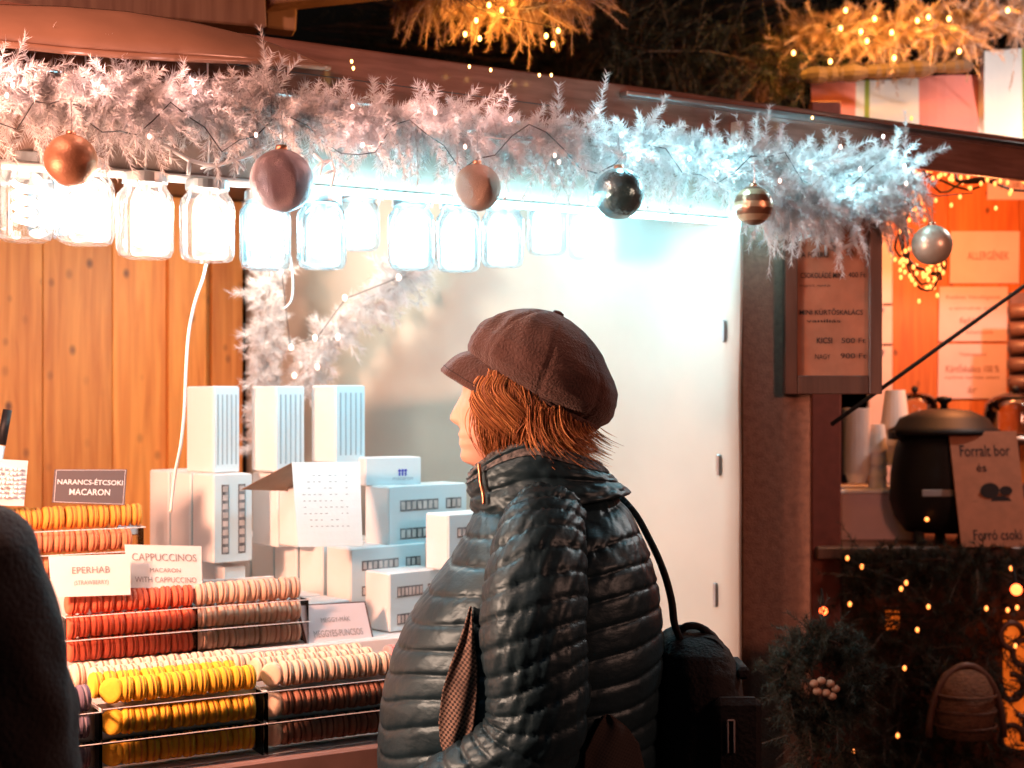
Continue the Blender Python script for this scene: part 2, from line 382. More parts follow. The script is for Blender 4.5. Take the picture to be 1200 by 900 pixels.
# glossy curved sheet over the left of the fascia
up = [(-160, -4), (0, 6), (75, 8), (150, 14), (230, 27), (300, 44), (345, 60), (382, 77)]
lo = [(-160, 40), (0, 52), (75, 60), (150, 66), (230, 70), (300, 73), (345, 76), (386, 80)]
def lerp_list(L_, u):
    x = u * (len(L_) - 1); i = min(int(x), len(L_) - 2); f = x - i
    return (L_[i][0] * (1 - f) + L_[i + 1][0] * f, L_[i][1] * (1 - f) + L_[i + 1][1] * f)
def awn(u, v):
    a = lerp_list(up, u); b = lerp_list(lo, u)
    px = a[0] * (1 - v) + b[0] * v; py = a[1] * (1 - v) + b[1] * v
    fl = 1 - u ** 3
    return Q(px, py, .02 - fl * (.02 + .10 * math.sin(v * math.pi * .62)))
MB().sheet(awn, 60, 14, (-.003, .006, .003)).build('awning_sheet', M['awning'], stall, smooth=True)
rim = [awn(i / 40, 1) + Vector((0, -.004, 0)) for i in range(41)]
MB().tube(rim, .006, 8).build('awning_hem', M['awning'], stall, smooth=True)
cl_ = MB().lathe([(.05, 2.10), (.06, 2.07), (.02, 2.172), (.004, 2.173)], (-.62, 3.62, 0), 20); cl_.build('ceiling_fill_lamp', M['white'], stall)  # unseen fitting added for the stall fill light
# counter
slab('counter_top', -1.6, tof(868) - .03, .0, .55, .865, .90, M['counter'])
slab('counter_lip', -1.6, tof(868) - .03, -.022, -.002, .845, .898, M['counter'])
slab('counter_skirt', -1.6, tof(868) - .03, .03, .05, 0, .862, M['counter_dark'])
slab('back_shelf', -1.6, tof(868) - .06, .26, 1.15, 1.005, 1.05, M['cream'])
slab('bounce_front', -1.6, tof(868) - .06, .245, .258, .902, 1.003, M['cream'])  # cream bounce panel added to lighten the lower macarons
slab('bounce_cloth', -1.6, tof(868) - .04, .004, .244, .9005, .9018, M['cream'], 0)  # added pale sheet bouncing light up from the counter
slab('bounce_card', -1.2, tof(868) - .08, .056, .0575, .904, 1.016, M['cream'], 0)  # added card behind the front row, bounces light and fills gaps
slab('bounce_backing', -1.3, tof(322, .34), .345, .350, 1.051, 1.185, M['cream'], .001)  # added pale backing, reflects light around the upper trays
slab('shelf_support', -1.55, tof(868) - .1, .56, .60, 0, 1.003, M['counter'])

# timber roof frame of the neighbouring structure above
frame = thing('canopy_frame', 'rough timber frame of beams jutting out above the stall fascia', 'timber frame', (-1.2, 3.4, 2.5))
def beam(pxa, pya, Ya, pxb, pyb, Yb, hpx, depth, m=M['wood_beam']):
    a = P(pxa, pya, Ya); b = P(pxb, pyb, Yb); d = (b - a); L_ = d.length; d.normalize()
    s = d.cross(Vector((0, 0, 1))).normalized(); u2 = s.cross(d).normalized()
    return MB().box((a + b) / 2, (L_, depth, hpx / F * (Ya + Yb) / 2), (d, s, u2), .004)
beam(-120, -32, 3.0, 305, 8, 3.4, 60, .08).build('beam', M['wood_beam'], frame)
beam(311, 13, 3.5, 346, 17, 3.52, 46, .07).build('beam_end', M['cardboard'], frame)
beam(312, 2, 3.42, 760, -44, 3.9, 15, .10).build('beam', M['wood_beam'], frame)
beam(-100, -78, 3.2, 560, -45, 4.0, 26, .4).build('rafter', M['wood_dark'], frame)
MB().box(P(325, -120, 3.6), (.09, .09, .5), None, .004).build('post_stub', M['wood_beam'], frame)

# ================================================================== GARLANDS (needle builder)
def needle_mesh(mb, centers, dirs, lens, wid):
    """each needle a slim folded blade: two triangles meeting at a ridge"""
    c = np.asarray(centers); d = np.asarray(dirs); L_ = np.asarray(lens)[:, None]
    d = d / (np.linalg.norm(d, axis=1, keepdims=True) + 1e-9)
    r = nr.normal(size=c.shape); s = np.cross(d, r); s /= (np.linalg.norm(s, axis=1, keepdims=True) + 1e-9)
    q = np.cross(d, s)
    v = np.stack([c - s * wid, c + q * wid * .7, c + s * wid, c + d * L_], 1).reshape(-1, 3)
    b = len(mb.v); mb.v += [tuple(x) for x in v.tolist()]
    n = len(c)
    for i in range(n):
        k = b + 4 * i; mb.f.append((k, k + 1, k + 3)); mb.f.append((k + 1, k + 2, k + 3))
def sprig(mb, base, direc, length, nn, nl, wid, spread=.9, droop=.0, stem_mb=None):
    base = np.array(base); d = np.array(direc, float); d /= np.linalg.norm(d)
    bend = nr.normal(size=3) * .25 + np.array([0, 0, -droop])
    t = nr.uniform(.03, 1, nn)
    pts = base + np.outer(t, d) * length + np.outer(t ** 2, bend) * length
    tan = d + np.outer(t, bend) * 2
    side = np.cross(tan, nr.normal(size=(nn, 3))); side /= (np.linalg.norm(side, axis=1, keepdims=True) + 1e-9)
    dirs = tan * (1.0 - spread * .45) + side * spread
    ln = nl * nr.uniform(.6, 1.1, nn) * (1.05 - .45 * t)
    needle_mesh(mb, pts, dirs, ln, wid)
    if stem_mb is not None:
        path = [base + d * length * x + bend * length * x * x for x in (0, .35, .7, 1)]
        stem_mb.tube(path, [wid * 1.6, wid * 1.3, wid, wid * .5], 4)
def garland(name, label, path, Rad, nsp, nl, wid, m, per=60, dens=None, slen=None, wire=None, origin=None, group=None, droop=.15):
    root = thing(name, label, 'garland', origin or path[0], group)
    pth = [Vector(p) for p in path]
    def at(t):
        x = t * (len(pth) - 1); i = min(int(x), len(pth) - 2); return pth[i].lerp(pth[i + 1], x - i), (pth[i + 1] - pth[i]).normalized()
    nd = MB(); st = MB()
    for i in range(nsp):
        t = (i + rnd.random()) / nsp; c, tg = at(t)
        sc_ = dens(t) if dens else 1
        an = rnd.uniform(0, 2 * math.pi)
        a = tg.cross(Vector((0, 0, 1))).normalized(); b = tg.cross(a).normalized()
        side = a * math.cos(an) + b * math.sin(an)
        d = side + tg * rnd.uniform(-.7, .7)
        L_ = (slen or Rad) * rnd.uniform(.55, 1.15) * sc_
        sprig(nd, c + side * Rad * .08, d, L_, per, nl, wid, droop=droop, stem_mb=st)
    st.tube(pth, [wid * 2.2] * len(pth), 6)
    nd.build('needles', m, root); st.build('stem', wire or M['stem'], root)
    return root
# --- main white garland along the pelmet
def mg(px, py, d=-.05): return Q(px, py, d)
main_path = [mg(-110, 92), mg(-30, 108), mg(40, 112), mg(110, 118), mg(180, 118), mg(260, 128), mg(340, 138), mg(420, 146), mg(500, 148), mg(580, 162), mg(660, 168), mg(740, 172), mg(820, 184), mg(900, 194), mg(970, 208), mg(1030, 208), mg(1066, 198)]
garland('garland', 'long bushy white tinsel fir garland draped along the stall fascia', main_path, .085, 1050, .028, .00088, M['tinsel'], per=110, slen=.094,
        dens=lambda t: .92 + .62 * max(0, t - .45) + .15 * math.sin(t * 40), droop=.25)
garland('garland', 'bushy white garland tuft drooping at the right end over the menu board', [mg(880, 225, -.07), mg(930, 236, -.08), mg(980, 246, -.08), mg(1020, 240, -.07), mg(1042, 226, -.06)], .07, 260, .030, .0009, M['tinsel'], per=100, slen=.082, droop=.3)
# frosted twigs hanging below the garland
def twig(name, label, pts, r=.0022):
    mb = MB(); pp = [Vector(p) for p in pts]; mb.tube(pp, [r] * (len(pp) - 1) + [r * .6], 6)
    for i in range(1, len(pp) - 1):
        for _ in range(2):
            d = Vector((rnd.uniform(-1, 1), rnd.uniform(-.3, .3), rnd.uniform(-1.2, .3))).normalized()
            mb.tube([pp[i], pp[i] + d * .012, pp[i] + d * .022 + Vector((0, 0, -.004))], [r * .85, r * .8, r * .5], 5)
    o = mb.build(name, M['frost_tip'], None, origin=pts[0], smooth=True); return tag(o, label, 'twig')
twig('frosted_twig', 'white frosted twig drooping under the garland between two left baubles', [mg(148, 150), mg(160, 158), mg(178, 163), mg(200, 175), mg(222, 188), mg(250, 195), mg(275, 188), mg(300, 180), mg(312, 168)], .0040)
twig('frosted_twig', 'white frosted twig sticking down in front of the brown menu board', [mg(948, 262), mg(956, 275), mg(968, 286), mg(980, 294), mg(1000, 285), mg(1020, 279), mg(1034, 284)], .0045)
twig('frosted_twig', 'short white frosted twig hook right of the dark glitter bauble', [mg(368, 180), mg(378, 190), mg(388, 188), mg(392, 200), mg(388, 220)], .0035)
twig('frosted_twig', 'white frosted twig slanting down from the garland to the dark glitter bauble', [mg(285, 140), mg(292, 150), mg(302, 162), mg(298, 172), mg(285, 185)], .0038)
# dark wires in the garland with rosy lights
def fairy(name, label, path, bulbs, m, r=.004, wr=.0012, wm=None, group=None, h=None):
    root = thing(name, label, 'string lights', path[0], group)
    MB().tube(path, wr, 5).build('wire', wm or M['wire'], root)
    proto = None
    for b in bulbs:
        if proto is None:
            proto = MB().sphere(Vector(root.location), r, 7, 5, (1, 1, 1.4)).build('bulb', m, root); o = proto
        else:
            o = proto.copy(); COL.objects.link(o); o.parent = root
        o.location = Vector(b) - Vector(root.location)
    if m is M['pinkbulb'] and len(bulbs) > 20:
        for b in bulbs[::2]: lamp('garland_light', Vector(b) + Vector((0, -.012, .012)), .17 if b[0] < .05 else .42, (1, .56, .50) if b[0] < .05 else (.40, .86, 1), .012)  # cool ones on the right are added to turn the garland cyan
    if m is M['amber'] and len(bulbs) > 4 and r > .004:
        for b in bulbs: lamp('garland_light', Vector(b) + Vector((0, .018, -.022)), .42 * (b[1] / 4) ** 2, (1, .40, .05), .006)
    return root
wp = []
for i in range(60):
    px = -40 + i * 20; base = 128 + .075 * (px + 40)
    wp.append(mg(px, base + 22 * math.sin(i * .9) + rnd.uniform(-10, 10), -.10 - .03 * math.sin(i * 1.7)))
fairy('string_lights', 'string of rosy fairy lights wound through the white garland', wp,
      [mg(px, py, -.135) for px, py in ((15, 100), (8, 112), (120, 103), (175, 160), (228, 108), (413, 125), (425, 170), (300, 158), (510, 132), (545, 172), (598, 140), (650, 182), (728, 158), (655, 190), (748, 186), (700, 130), (808, 186), (840, 203), (852, 190), (914, 212), (950, 196), (985, 172), (995, 225), (1008, 198), (1060, 195), (1062, 215), (1035, 160))], M['pinkbulb'], .0034)
# warm reflections on the top edge of the fascia, made as glowing bulbs
fairy('string_lights', 'few amber glints standing in for lights reflected along the upper fascia', [Q(x, 40 + .13 * x, .0) for x in range(140, 700, 40)],
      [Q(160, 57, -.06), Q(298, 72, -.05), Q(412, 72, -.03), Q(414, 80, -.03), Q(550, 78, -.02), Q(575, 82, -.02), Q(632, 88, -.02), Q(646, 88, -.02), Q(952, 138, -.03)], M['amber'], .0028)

# --- copper garlands above (separate, further back)
def gc(px, py, Y): return P(px, py, Y)
garland('garland', 'pale copper tinsel garland bunch hanging above the middle of the fascia', [gc(470, -14, 3.7), gc(520, 0, 3.6), gc(570, 12, 3.6), (gc(620, 10, 3.6)), gc(675, -2, 3.7), gc(700, -30, 3.8)], .07, 300, .026, .0008, M['tinselc'], per=100, slen=.085, droop=.3)
fairy('string_lights', 'amber fairy lights glowing in the copper garland above the fascia', [gc(540, -5, 3.5), gc(560, 10, 3.5), gc(590, 20, 3.5), gc(640, 30, 3.5), gc(660, 35, 3.5)],
      [gc(573, 6, 3.47), gc(588, 12, 3.47), gc(558, 24, 3.47), gc(545, 40, 3.47), gc(562, 45, 3.47), gc(640, 42, 3.47), gc(654, 36, 3.47), gc(648, 52, 3.5), gc(600, -8, 3.5)], M['amber'], .005)
garland('garland', 'large brown copper garland with amber lights lying on the striped awning', [gc(880, 90, 5.0), gc(930, 50, 4.8), gc(985, 30, 4.7), gc(1040, 45, 4.7), gc(1080, 20, 4.7), gc(1120, 40, 4.7), gc(1165, 15, 4.7), gc(1230, 0, 4.7)], .10, 440, .034, .0011, M['tinselc'], per=90, slen=.125, droop=.2)
fairy('string_lights', 'amber fairy lights glowing in the brown garland over the striped awning', [gc(960, 70, 4.55), gc(985, 35, 4.5), gc(1020, 48, 4.5), gc(1060, 60, 4.5), gc(1090, 20, 4.5), gc(1125, 50, 4.5)],
      [gc(991, 12, 4.5), gc(985, 33, 4.5), gc(1009, 37, 4.5), gc(1016, 48, 4.5), gc(1045, 38, 4.5), gc(1048, 68, 4.5), gc(973, 72, 4.5), gc(1088, 20, 4.5), gc(1075, 24, 4.5), gc(1112, 22, 4.5), gc(1124, 60, 4.5), gc(1025, 22, 4.5), gc(1181, 12, 4.5), gc(930, 62, 4.6)], M['amber'], .006)

# --- dark fir tree behind the stalls
def fir_tree(loc, height, rad, label, zb, nb=420):
    root = thing('fir_tree', label, 'tree', loc)
    lx, ly, _ = loc
    MB().tube([(lx, ly, 0), (lx + .03, ly, height * .5), (lx, ly, height)], [.16, .10, .015], 10).build('trunk', M['firt'], root)
    nd = MB(); br = MB()
    for i in range(nb):
        f = rnd.random() ** .8; z = zb + (height - zb) * f; an = rnd.uniform(0, 2 * math.pi); L_ = rad * (1 - f) * rnd.uniform(.75, 1.1) + .15
        d = Vector((math.cos(an), math.sin(an), rnd.uniform(-.25, .1)))
        b0 = Vector((lx, ly, z)); br.tube([b0, b0 + d * L_ * .5, b0 + d * L_ + Vector((0, 0, .08))], [.016, .010, .003], 5)
        for k in range(9):
            t = .25 + .75 * (k + rnd.random()) / 9; pb = b0 + d * L_ * t
            sd_ = Vector((-d.y, d.x, rnd.uniform(-.4, .2))) * (1 if k % 2 else -1) + d * .7
            sprig(nd, pb, sd_, .28 * (1.1 - .5 * t), 34, .055, .0030, droop=.2)
    nd.build('needles', M['fir'], root); br.build('branches', M['firt'], root)
fir_tree((.25, 6.9, 0), 5.6, 1.9, 'dark fir tree rising behind the stall roof above the fascia', 1.9)
# dark fir boughs just behind the fascia on the right
garland('garland', 'dark green fir bough run behind the fascia below the copper garland', [gc(700, 40, 4.6), gc(760, 60, 4.6), gc(830, 60, 4.7), gc(900, 75, 4.8), gc(945, 95, 4.8)], .12, 130, .05, .0016, M['fir'], per=50, slen=.20, wire=M['firt'])

# ================================================================== BAUBLES
def bauble(label, px, py, rpx, Y, m, hang=.06):
    c = P(px, py, Y); r = rpx / F * Y
    root = thing('bauble', label, 'bauble', c, 'christmas baubles hanging along the garland')
    MB().sphere(c, r, 40, 26).build('ball', m, root, smooth=True)
    cp = MB(); cp.lathe([(r * .20, r * .95), (r * .20, r * 1.02), (r * .18, r * 1.12), (r * .10, r * 1.14)], c, 16)
    cp.build('cap', M['brass'], root, smooth=True)
    MB().tube([c + Vector((0, 0, r * 1.13)), c + Vector((.002, 0, r * 1.3)), c + Vector((0, 0, r + hang))], .0009, 5).build('hook', M['metal'], root)
def bmat(name, c, c2, rough, metal, bump=0, bs=400, stripe=None):
    m = mat(name, c, rough, metal, col2=c2, vscale=6, bump=bump, bscale=bs)
    if stripe:
        nt = m.node_tree; b = nt.nodes['Principled BSDF']; tc = nt.nodes.new('ShaderNodeTexCoord'); wv = nt.nodes.new('ShaderNodeTexWave')
        wv.bands_direction = 'Z'; wv.inputs['Scale'].default_value = 12; wv.inputs['Distortion'].default_value = .6; nt.links.new(tc.outputs['Object'], wv.inputs[0])
        cr = nt.nodes.new('ShaderNodeValToRGB'); cr.color_ramp.elements[0].position = .40; cr.color_ramp.elements[1].position = .5
        cr.color_ramp.elements[0].color = (*c, 1); cr.color_ramp.elements[1].color = (*c2, 1)
        nt.links.new(wv.outputs['Fac'], cr.inputs[0]); nt.links.new(cr.outputs[0], b.inputs['Base Color'])
    return m
bauble('golden brown brushed bauble, leftmost above the first jars', 83, 188, 30.5, 2.30, bmat('brushed_gold', (.50, .25, .12), (.26, .12, .07), .46, .6, .12, 300))
bauble('largest bauble, dark silver glitter, beside the white cable jar', 330, 212, 37, 2.42, bmat('dark_glitter', (.46, .34, .34), (.16, .12, .14), .34, .85, .7, 800))
bauble('copper and grey glitter bauble hanging in the middle over the jars', 559, 220, 28, 2.66, bmat('copper_glitter', (.48, .28, .19), (.36, .25, .20), .42, .7, .6, 800))
bauble('mirror-like teal bauble hanging at the end of the jar row', 725, 227, 30, 2.80, bmat('teal_mirror', (.62, .76, .78), (.10, .24, .28), .27, .75, .35, 60))
bauble('gold bauble with rough bronze stripes over the canvas edge', 883, 241, 23, 2.98, bmat('striped_gold', (.62, .42, .26), (.25, .12, .07), .28, .6, .2, 90, stripe=True))
bauble('pearly champagne bauble hanging before the orange neighbouring stall', 1092, 287, 23.5, 3.22, bmat('pearl', (.68, .60, .48), (.60, .52, .42), .35, .45), .05)

# ================================================================== JARS
M['bulb_warm'] = mat('warm_white_lamp', (1, .95, .9), .5, emit=(1, .66, .52), es=32)
def jar(px, top, bot, Y, label, spiral=False):
    zt = CZ + (470 - top) / F * Y; zb = CZ + (470 - bot) / F * Y; h = zt - zb; x = (px - 600) / F * Y
    c = Vector((x, Y, zb)); r = .046
    root = thing('jar_lamp', label, 'jar lamp', c, 'glass jar lamps hanging under the stall roof')
    prof = [(.002, .004), (r * .72, 0), (r * .90, .004), (r, .016), (r, h * .66), (r * .97, h * .74), (r * .80, h * .83), (r * .78, h * .93)]
    sq = []
    for q, z in prof:
        ring = []
        for k in range(36):
            a = 2 * math.pi * k / 36; cc, ss = math.cos(a), math.sin(a); e = 3.4 if z < h * .78 else 2
            rr = q / (abs(cc) ** e + abs(ss) ** e) ** (1 / e)
            ring.append(c + Vector((rr * cc, rr * ss, z)))
        sq.append(ring)
    mb = MB().loft(sq, cap=False); mb.build('glass', M['jar'], root, smooth=True)
    MB().lathe([(r * .30, h * .86), (r * .82, h * .87), (r * .84, h * .885), (r * .84, h * .985), (r * .78, h), (.004, h)], c, 28).build('lid', M['jarlid'], root, smooth=False)
    if spiral:
        pts = [c + Vector((.016 * math.cos(a * .7), .016 * math.sin(a * .7), .03 + a * .0022)) for a in range(0, 33)]
        MB().tube(pts, .005, 6).build('lamp', M['bulb_warm'] if px < 60 else M['bulb_dim'], root, smooth=True)
    else:
        MB().lathe([(.010, .020), (.020, .025), (.0235, .040), (.0235, h * .60), (.018, h * .68), (.012, h * .74)], c, 12).build('lamp', M['bulb_warm'] if px < 260 and Y < 3 else M['bulb'], root, smooth=True)
    MB().tube([c + Vector((0, 0, h * .74)), c + Vector((0, 0, h * .86))], .009, 10).build('socket', M['white'], root)
    MB().tube([c + Vector((0, 0, h)), c + Vector((.003, 0, h + .05)), Vector((c.x, c.y, 2.174))], .0018, 5).build('cord', M['wirew'], root)
M['bulb_dim'] = mat('cool_spiral_lamp', (.9, 1, 1), .5, emit=COOL, es=28)
JL = [(28, 180, 283, 2.45, True, 'first jar from the left, with a spiral lamp inside'), (100, 188, 287, 2.45, False, 'second jar from the left, half behind the golden bauble'),
      (170, 203, 303, 2.46, False, 'third jar from the left, hanging clear against the planks'), (243, 211, 307, 2.53, False, 'fourth jar from the left, above the white cable'),
      (311, 224, 316, 2.66, True, 'jar with a spiral lamp under the largest bauble'), (377, 228, 315, 2.70, False, 'jar just right of the largest bauble'),
      (420, 226, 293, 3.10, False, 'shorter-looking jar behind, left of the gap in the row'), (482, 231, 316, 2.86, False, 'jar right of the gap in the row'),
      (537, 234, 318, 2.95, False, 'jar below the copper glitter bauble'), (589, 236, 313, 3.08, False, 'jar just right of the copper glitter bauble'),
      (641, 230, 298, 3.26, False, 'second last jar, left of the teal bauble'), (688, 234, 303, 3.46, False, 'last jar of the row, under the teal bauble')]
for px, t, b, Y, sp, lb in JL: jar(px, t, b, Y, 'glowing glass ' + lb, sp)
# further jars of a second row seen between
jar(60, 205, 278, 3.1, 'glowing glass jar behind, between the first and second jars', False)
# white mains cable hanging from jar
cb = [Q(243, 300, .15), Q(238, 325, .16), Q(228, 355, .18), Q(221, 390, .2), Q(218, 430, .2), Q(216, 480, .2), Q(212, 520, .2), Q(205, 556, .22), Q(200, 600, .24)]
def smooth_path(p, n=6):
    o = []
    for i in range(len(p) - 1):
        a, b, c, d = p[max(i - 1, 0)], p[i], p[i + 1], p[min(i + 2, len(p) - 1)]
        for k in range(n):
            t = k / n
            o.append(.5 * ((2 * b) + (c - a) * t + (2 * a - 5 * b + 4 * c - d) * t * t + (3 * b - a - 3 * c + d) * t ** 3))
    o.append(p[-1]); return o
tag(MB().tube(smooth_path(cb), .0032, 8).build('cable', M['wirew'], None, origin=cb[0], smooth=True), 'white cable hanging from the jars down past the plank wall', 'cable')
cb2 = [P(340, 300, 3.0), P(343, 330, 3.0), P(341, 352, 3.0), P(332, 362, 3.0)]
tag(MB().tube(smooth_path(cb2), .0025, 8).build('cable', M['wirew'], None, origin=cb2[0], smooth=True), 'short white cable end curling beside the hanging white tinsel', 'cable')
# tinsel garlands inside
garland('garland', 'white tinsel garland hanging straight down in the corner behind the boxes', [P(312, 235, 3.9), P(314, 300, 3.9), P(312, 380, 3.9), P(310, 450, 3.9), P(314, 520, 3.9)], .08, 210, .045, .0011, M['tinsel'], per=60, slen=.055, droop=0)
garland('garland', 'white tinsel garland swooping from the jars down to the corner', [P(505, 262, 3.7), P(480, 318, 3.7), P(450, 345, 3.75), P(405, 375, 3.8), P(372, 410, 3.85), P(345, 450, 3.9)], .08, 170, .045, .0011, M['tinsel'], per=60, slen=.065, droop=.1)
fairy('string_lights', 'tiny white fairy lights in the tinsel behind the boxes', [P(330, 318, 3.75), P(340, 405, 3.75), P(372, 395, 3.7), P(405, 350, 3.65), P(468, 325, 3.6)],
      [P(329, 318, 3.75), P(341, 407, 3.72), P(369, 396, 3.7), P(396, 395, 3.7), P(404, 349, 3.6), P(467, 325, 3.55), P(345, 440, 3.75), P(372, 430, 3.7)], M['pinkbulb'], .006)

# ================================================================== MACARONS
def macmat(name, c): return mat('macaron_' + name, c, .75, var=.12, vscale=60, bump=.15, bscale=300)
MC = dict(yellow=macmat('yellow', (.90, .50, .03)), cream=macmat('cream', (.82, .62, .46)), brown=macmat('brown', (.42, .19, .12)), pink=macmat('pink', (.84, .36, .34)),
          purple=macmat('purple', (.16, .12, .17)), red=macmat('red', (.82, .15, .07)), pale=macmat('pale', (.80, .50, .36)), orange=macmat('orange', (.90, .36, .05)), salmon=macmat('salmon', (.85, .33, .16)))
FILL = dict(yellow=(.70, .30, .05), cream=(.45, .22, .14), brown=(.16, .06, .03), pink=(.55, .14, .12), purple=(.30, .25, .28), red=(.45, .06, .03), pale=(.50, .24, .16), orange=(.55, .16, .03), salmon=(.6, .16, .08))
MR, MT = .0228, .0222
def macaron_mesh(colr):
    mb = MB(); r = MR; ax = (N, Vector((0, 0, 1)), U)
    prof = [(.0006, -.0111), (r * .50, -.0110), (r * .80, -.0104), (r * .93, -.0090), (r * .985, -.0065), (r * .99, -.0046), (r * 1.015, -.0040), (r * 1.01, -.0022), (r * .96, -.0018)]
    mb.lathe(prof, (0, 0, 0), 22, ax, cap=False); mb.lathe([(a, -z) for a, z in prof[::-1]], (0, 0, 0), 22, ax, cap=False)
    n0 = len(mb.f)
    mb.lathe([(r * .96, -.0018), (r * .95, 0), (r * .96, .0018)], (0, 0, 0), 22, ax, cap=False)
    me = bpy.data.meshes.new('macaron'); me.from_pydata([tuple(v) for v in mb.v], [], mb.f)
    me.materials.append(MC[colr]); me.materials.append(mat('filling_' + colr, FILL[colr], .8))
    for i, p in enumerate(me.polygons): p.use_smooth = True; p.material_index = 1 if i >= n0 else 0
    return me
MM = {k: macaron_mesh(k) for k in MC}
ORD = 'first second third fourth fifth sixth seventh eighth ninth tenth eleventh twelfth thirteenth fourteenth'.split() + [str(i) + ('st' if i == 21 else 'nd' if i == 22 else 'rd' if i == 23 else 'th') for i in range(15, 31)]
def row(colr, t0, n, d, z, label, group, first=None):
    for i in range(n):
        c = first if (first and i == 0) else colr
        o = bpy.data.objects.new('macaron', MM[c]); COL.objects.link(o)
        fc = d < .03 and n > 4
        o.location = S(t0 + i * MT + (.006 if i == 0 else .4 * MT if fc else 0) * fc + rnd.uniform(-.0012, .0012), d + rnd.uniform(-.0012, .0012), z)
        o.scale = [rnd.uniform(.965, 1.02)] * 3
        o.rotation_euler = (rnd.uniform(-.06, .06), rnd.uniform(-.09, .09), rnd.uniform(-.10, .10) + (R(50) if fc and i == 0 else 0))
        lb = ORD[i] + ' from the left, ' + label
        if c != colr: lb = 'cream end piece left of ' + label
        tag(o, lb, 'macaron', group)
Z1, Z2, Z3 = .934, .988, 1.043
def tray(label, t0, t1, d0, d1, z0, levels, rims=True):
    root = thing('macaron_tray', label, 'display tray', S((t0 + t1) / 2, (d0 + d1) / 2, z0), 'clear plastic macaron trays')
    mb = MB(); th = .0015
    c = lambda a, b, z: S(a, b, z); h = levels[-1] - z0
    mb.box(c((t0 + t1) / 2, d0, z0 + h / 2), (t1 - t0, th, h), AX); mb.box(c((t0 + t1) / 2, d1, z0 + h / 2), (t1 - t0, th, h), AX)
    mb.box(c(t0, (d0 + d1) / 2, z0 + h / 2), (th, d1 - d0 - .004, h), AX); mb.box(c(t1, (d0 + d1) / 2, z0 + h / 2), (th, d1 - d0 - .004, h), AX)
    mb.build('walls', M['clear'], root)
    for z in levels:
        r = MB()
        r.tube([c(t0, d0 - .003, z), c(t1, d0 - .003, z)], .0011, 6); r.tube([c(t0 - .002, d0 - .003, z), c(t0 - .002, d1, z)], .0016, 6); r.tube([c(t1 + .002, d0 - .003, z), c(t1 + .002, d1, z)], .0016, 6)
        r.build('rim', M['rim'], root)
    pl = MB()
    for z in levels[:-1]: pl.box(c((t0 + t1) / 2, (d0 + d1) / 2, z - .004), (t1 - t0 - .006, d1 - d0 - .008, .001), AX)
    if pl.v: pl.build('shelf_sheet', M['clear'], root)
M['rim'] = mat('plastic_rim', (.80, .78, .78), .2, coat=.5)
ty = tof(127, .03)
LV = ((Z1, 'bottom'), (Z2, 'middle'), (Z3, 'top'))
for z, nm in LV: row('yellow', ty, 12, .028, z, 'yellow macaron, front %s row' % nm, 'yellow macarons, %s row' % nm)
row('yellow', ty - .01, 12, .075, Z3 + .003, 'yellow macaron, second top row back', 'yellow macarons, rear top row')
row('cream', ty - .0, 13, .122, Z3 + .004, 'cream macaron directly behind the yellow ones', 'cream macarons behind the yellow ones')
row('cream', ty - .02, 14, .169, Z3 + .006, 'cream macaron, rearmost row behind the yellow ones', 'cream macarons rearmost left')
tray('clear tray of yellow macarons at the left front of the counter', ty - .018, ty + 12.5 * MT - .004, .0, .19, .902, (.960, 1.018))
tb_ = ty + 12.6 * MT + .016
row('cream', tb_, 11, .028, Z3, 'cream macaron, middle tray, front top row', 'cream macarons, top front row')
row('cream', tb_ - .005, 11, .075, Z3 + .003, 'cream macaron, middle tray, second top row', 'cream macarons, second top row')
row('cream', tb_ - .008, 11, .122, Z3 + .004, 'cream macaron, middle tray, third top row', 'cream macarons, third top row')
for z, nm in LV[:2]: row('brown', tb_, 11, .028, z, 'shade-coloured brown macaron, middle tray %s row' % nm, 'shade-coloured brown macarons of the middle tray, %s row' % nm, 'cream')  # lower layers given brown for the shade that falls on them
tray('clear tray with cream macarons over shade-coloured brown ones in the middle of the counter', tb_ - .013, tb_ + 11.5 * MT - .004, .0, .19, .902, (.960, 1.018))
tcx = tb_ + 11.6 * MT + .016
row('pink', tcx, 7, .028, Z3, 'pink macaron, front top row beside the woman', 'pink macarons, top front row')
row('pink', tcx - .005, 7, .075, Z3 + .003, 'pink macaron, second top row beside the woman', 'pink macarons, second top row')
for z, nm in LV[:2]: row('brown', tcx, 7, .028, z, 'shade-coloured brown macaron beside the woman, %s row' % nm, 'shade-coloured brown macarons beside the woman, %s row' % nm, 'cream')  # brown again stands for shade below the top layer
tray('clear tray with pink macarons over shade-coloured brown ones beside the woman', tcx - .013, tcx + 7 * MT, .0, .19, .902, (.960, 1.018))
tp = ty - .022 - 4 * MT
for z, nm in ((Z1, 'bottom'), (Z2, 'middle'), (Z3 - .008, 'top')):
    row('purple', tp, 4, .03, z, 'dark purple macaron, %s row' % nm, 'purple macarons, %s row' % nm)
tray('clear tray of dark purple macarons beside the dark coat', tp - .014, ty - .022, .0, .10, .902, (.960, 1.014))
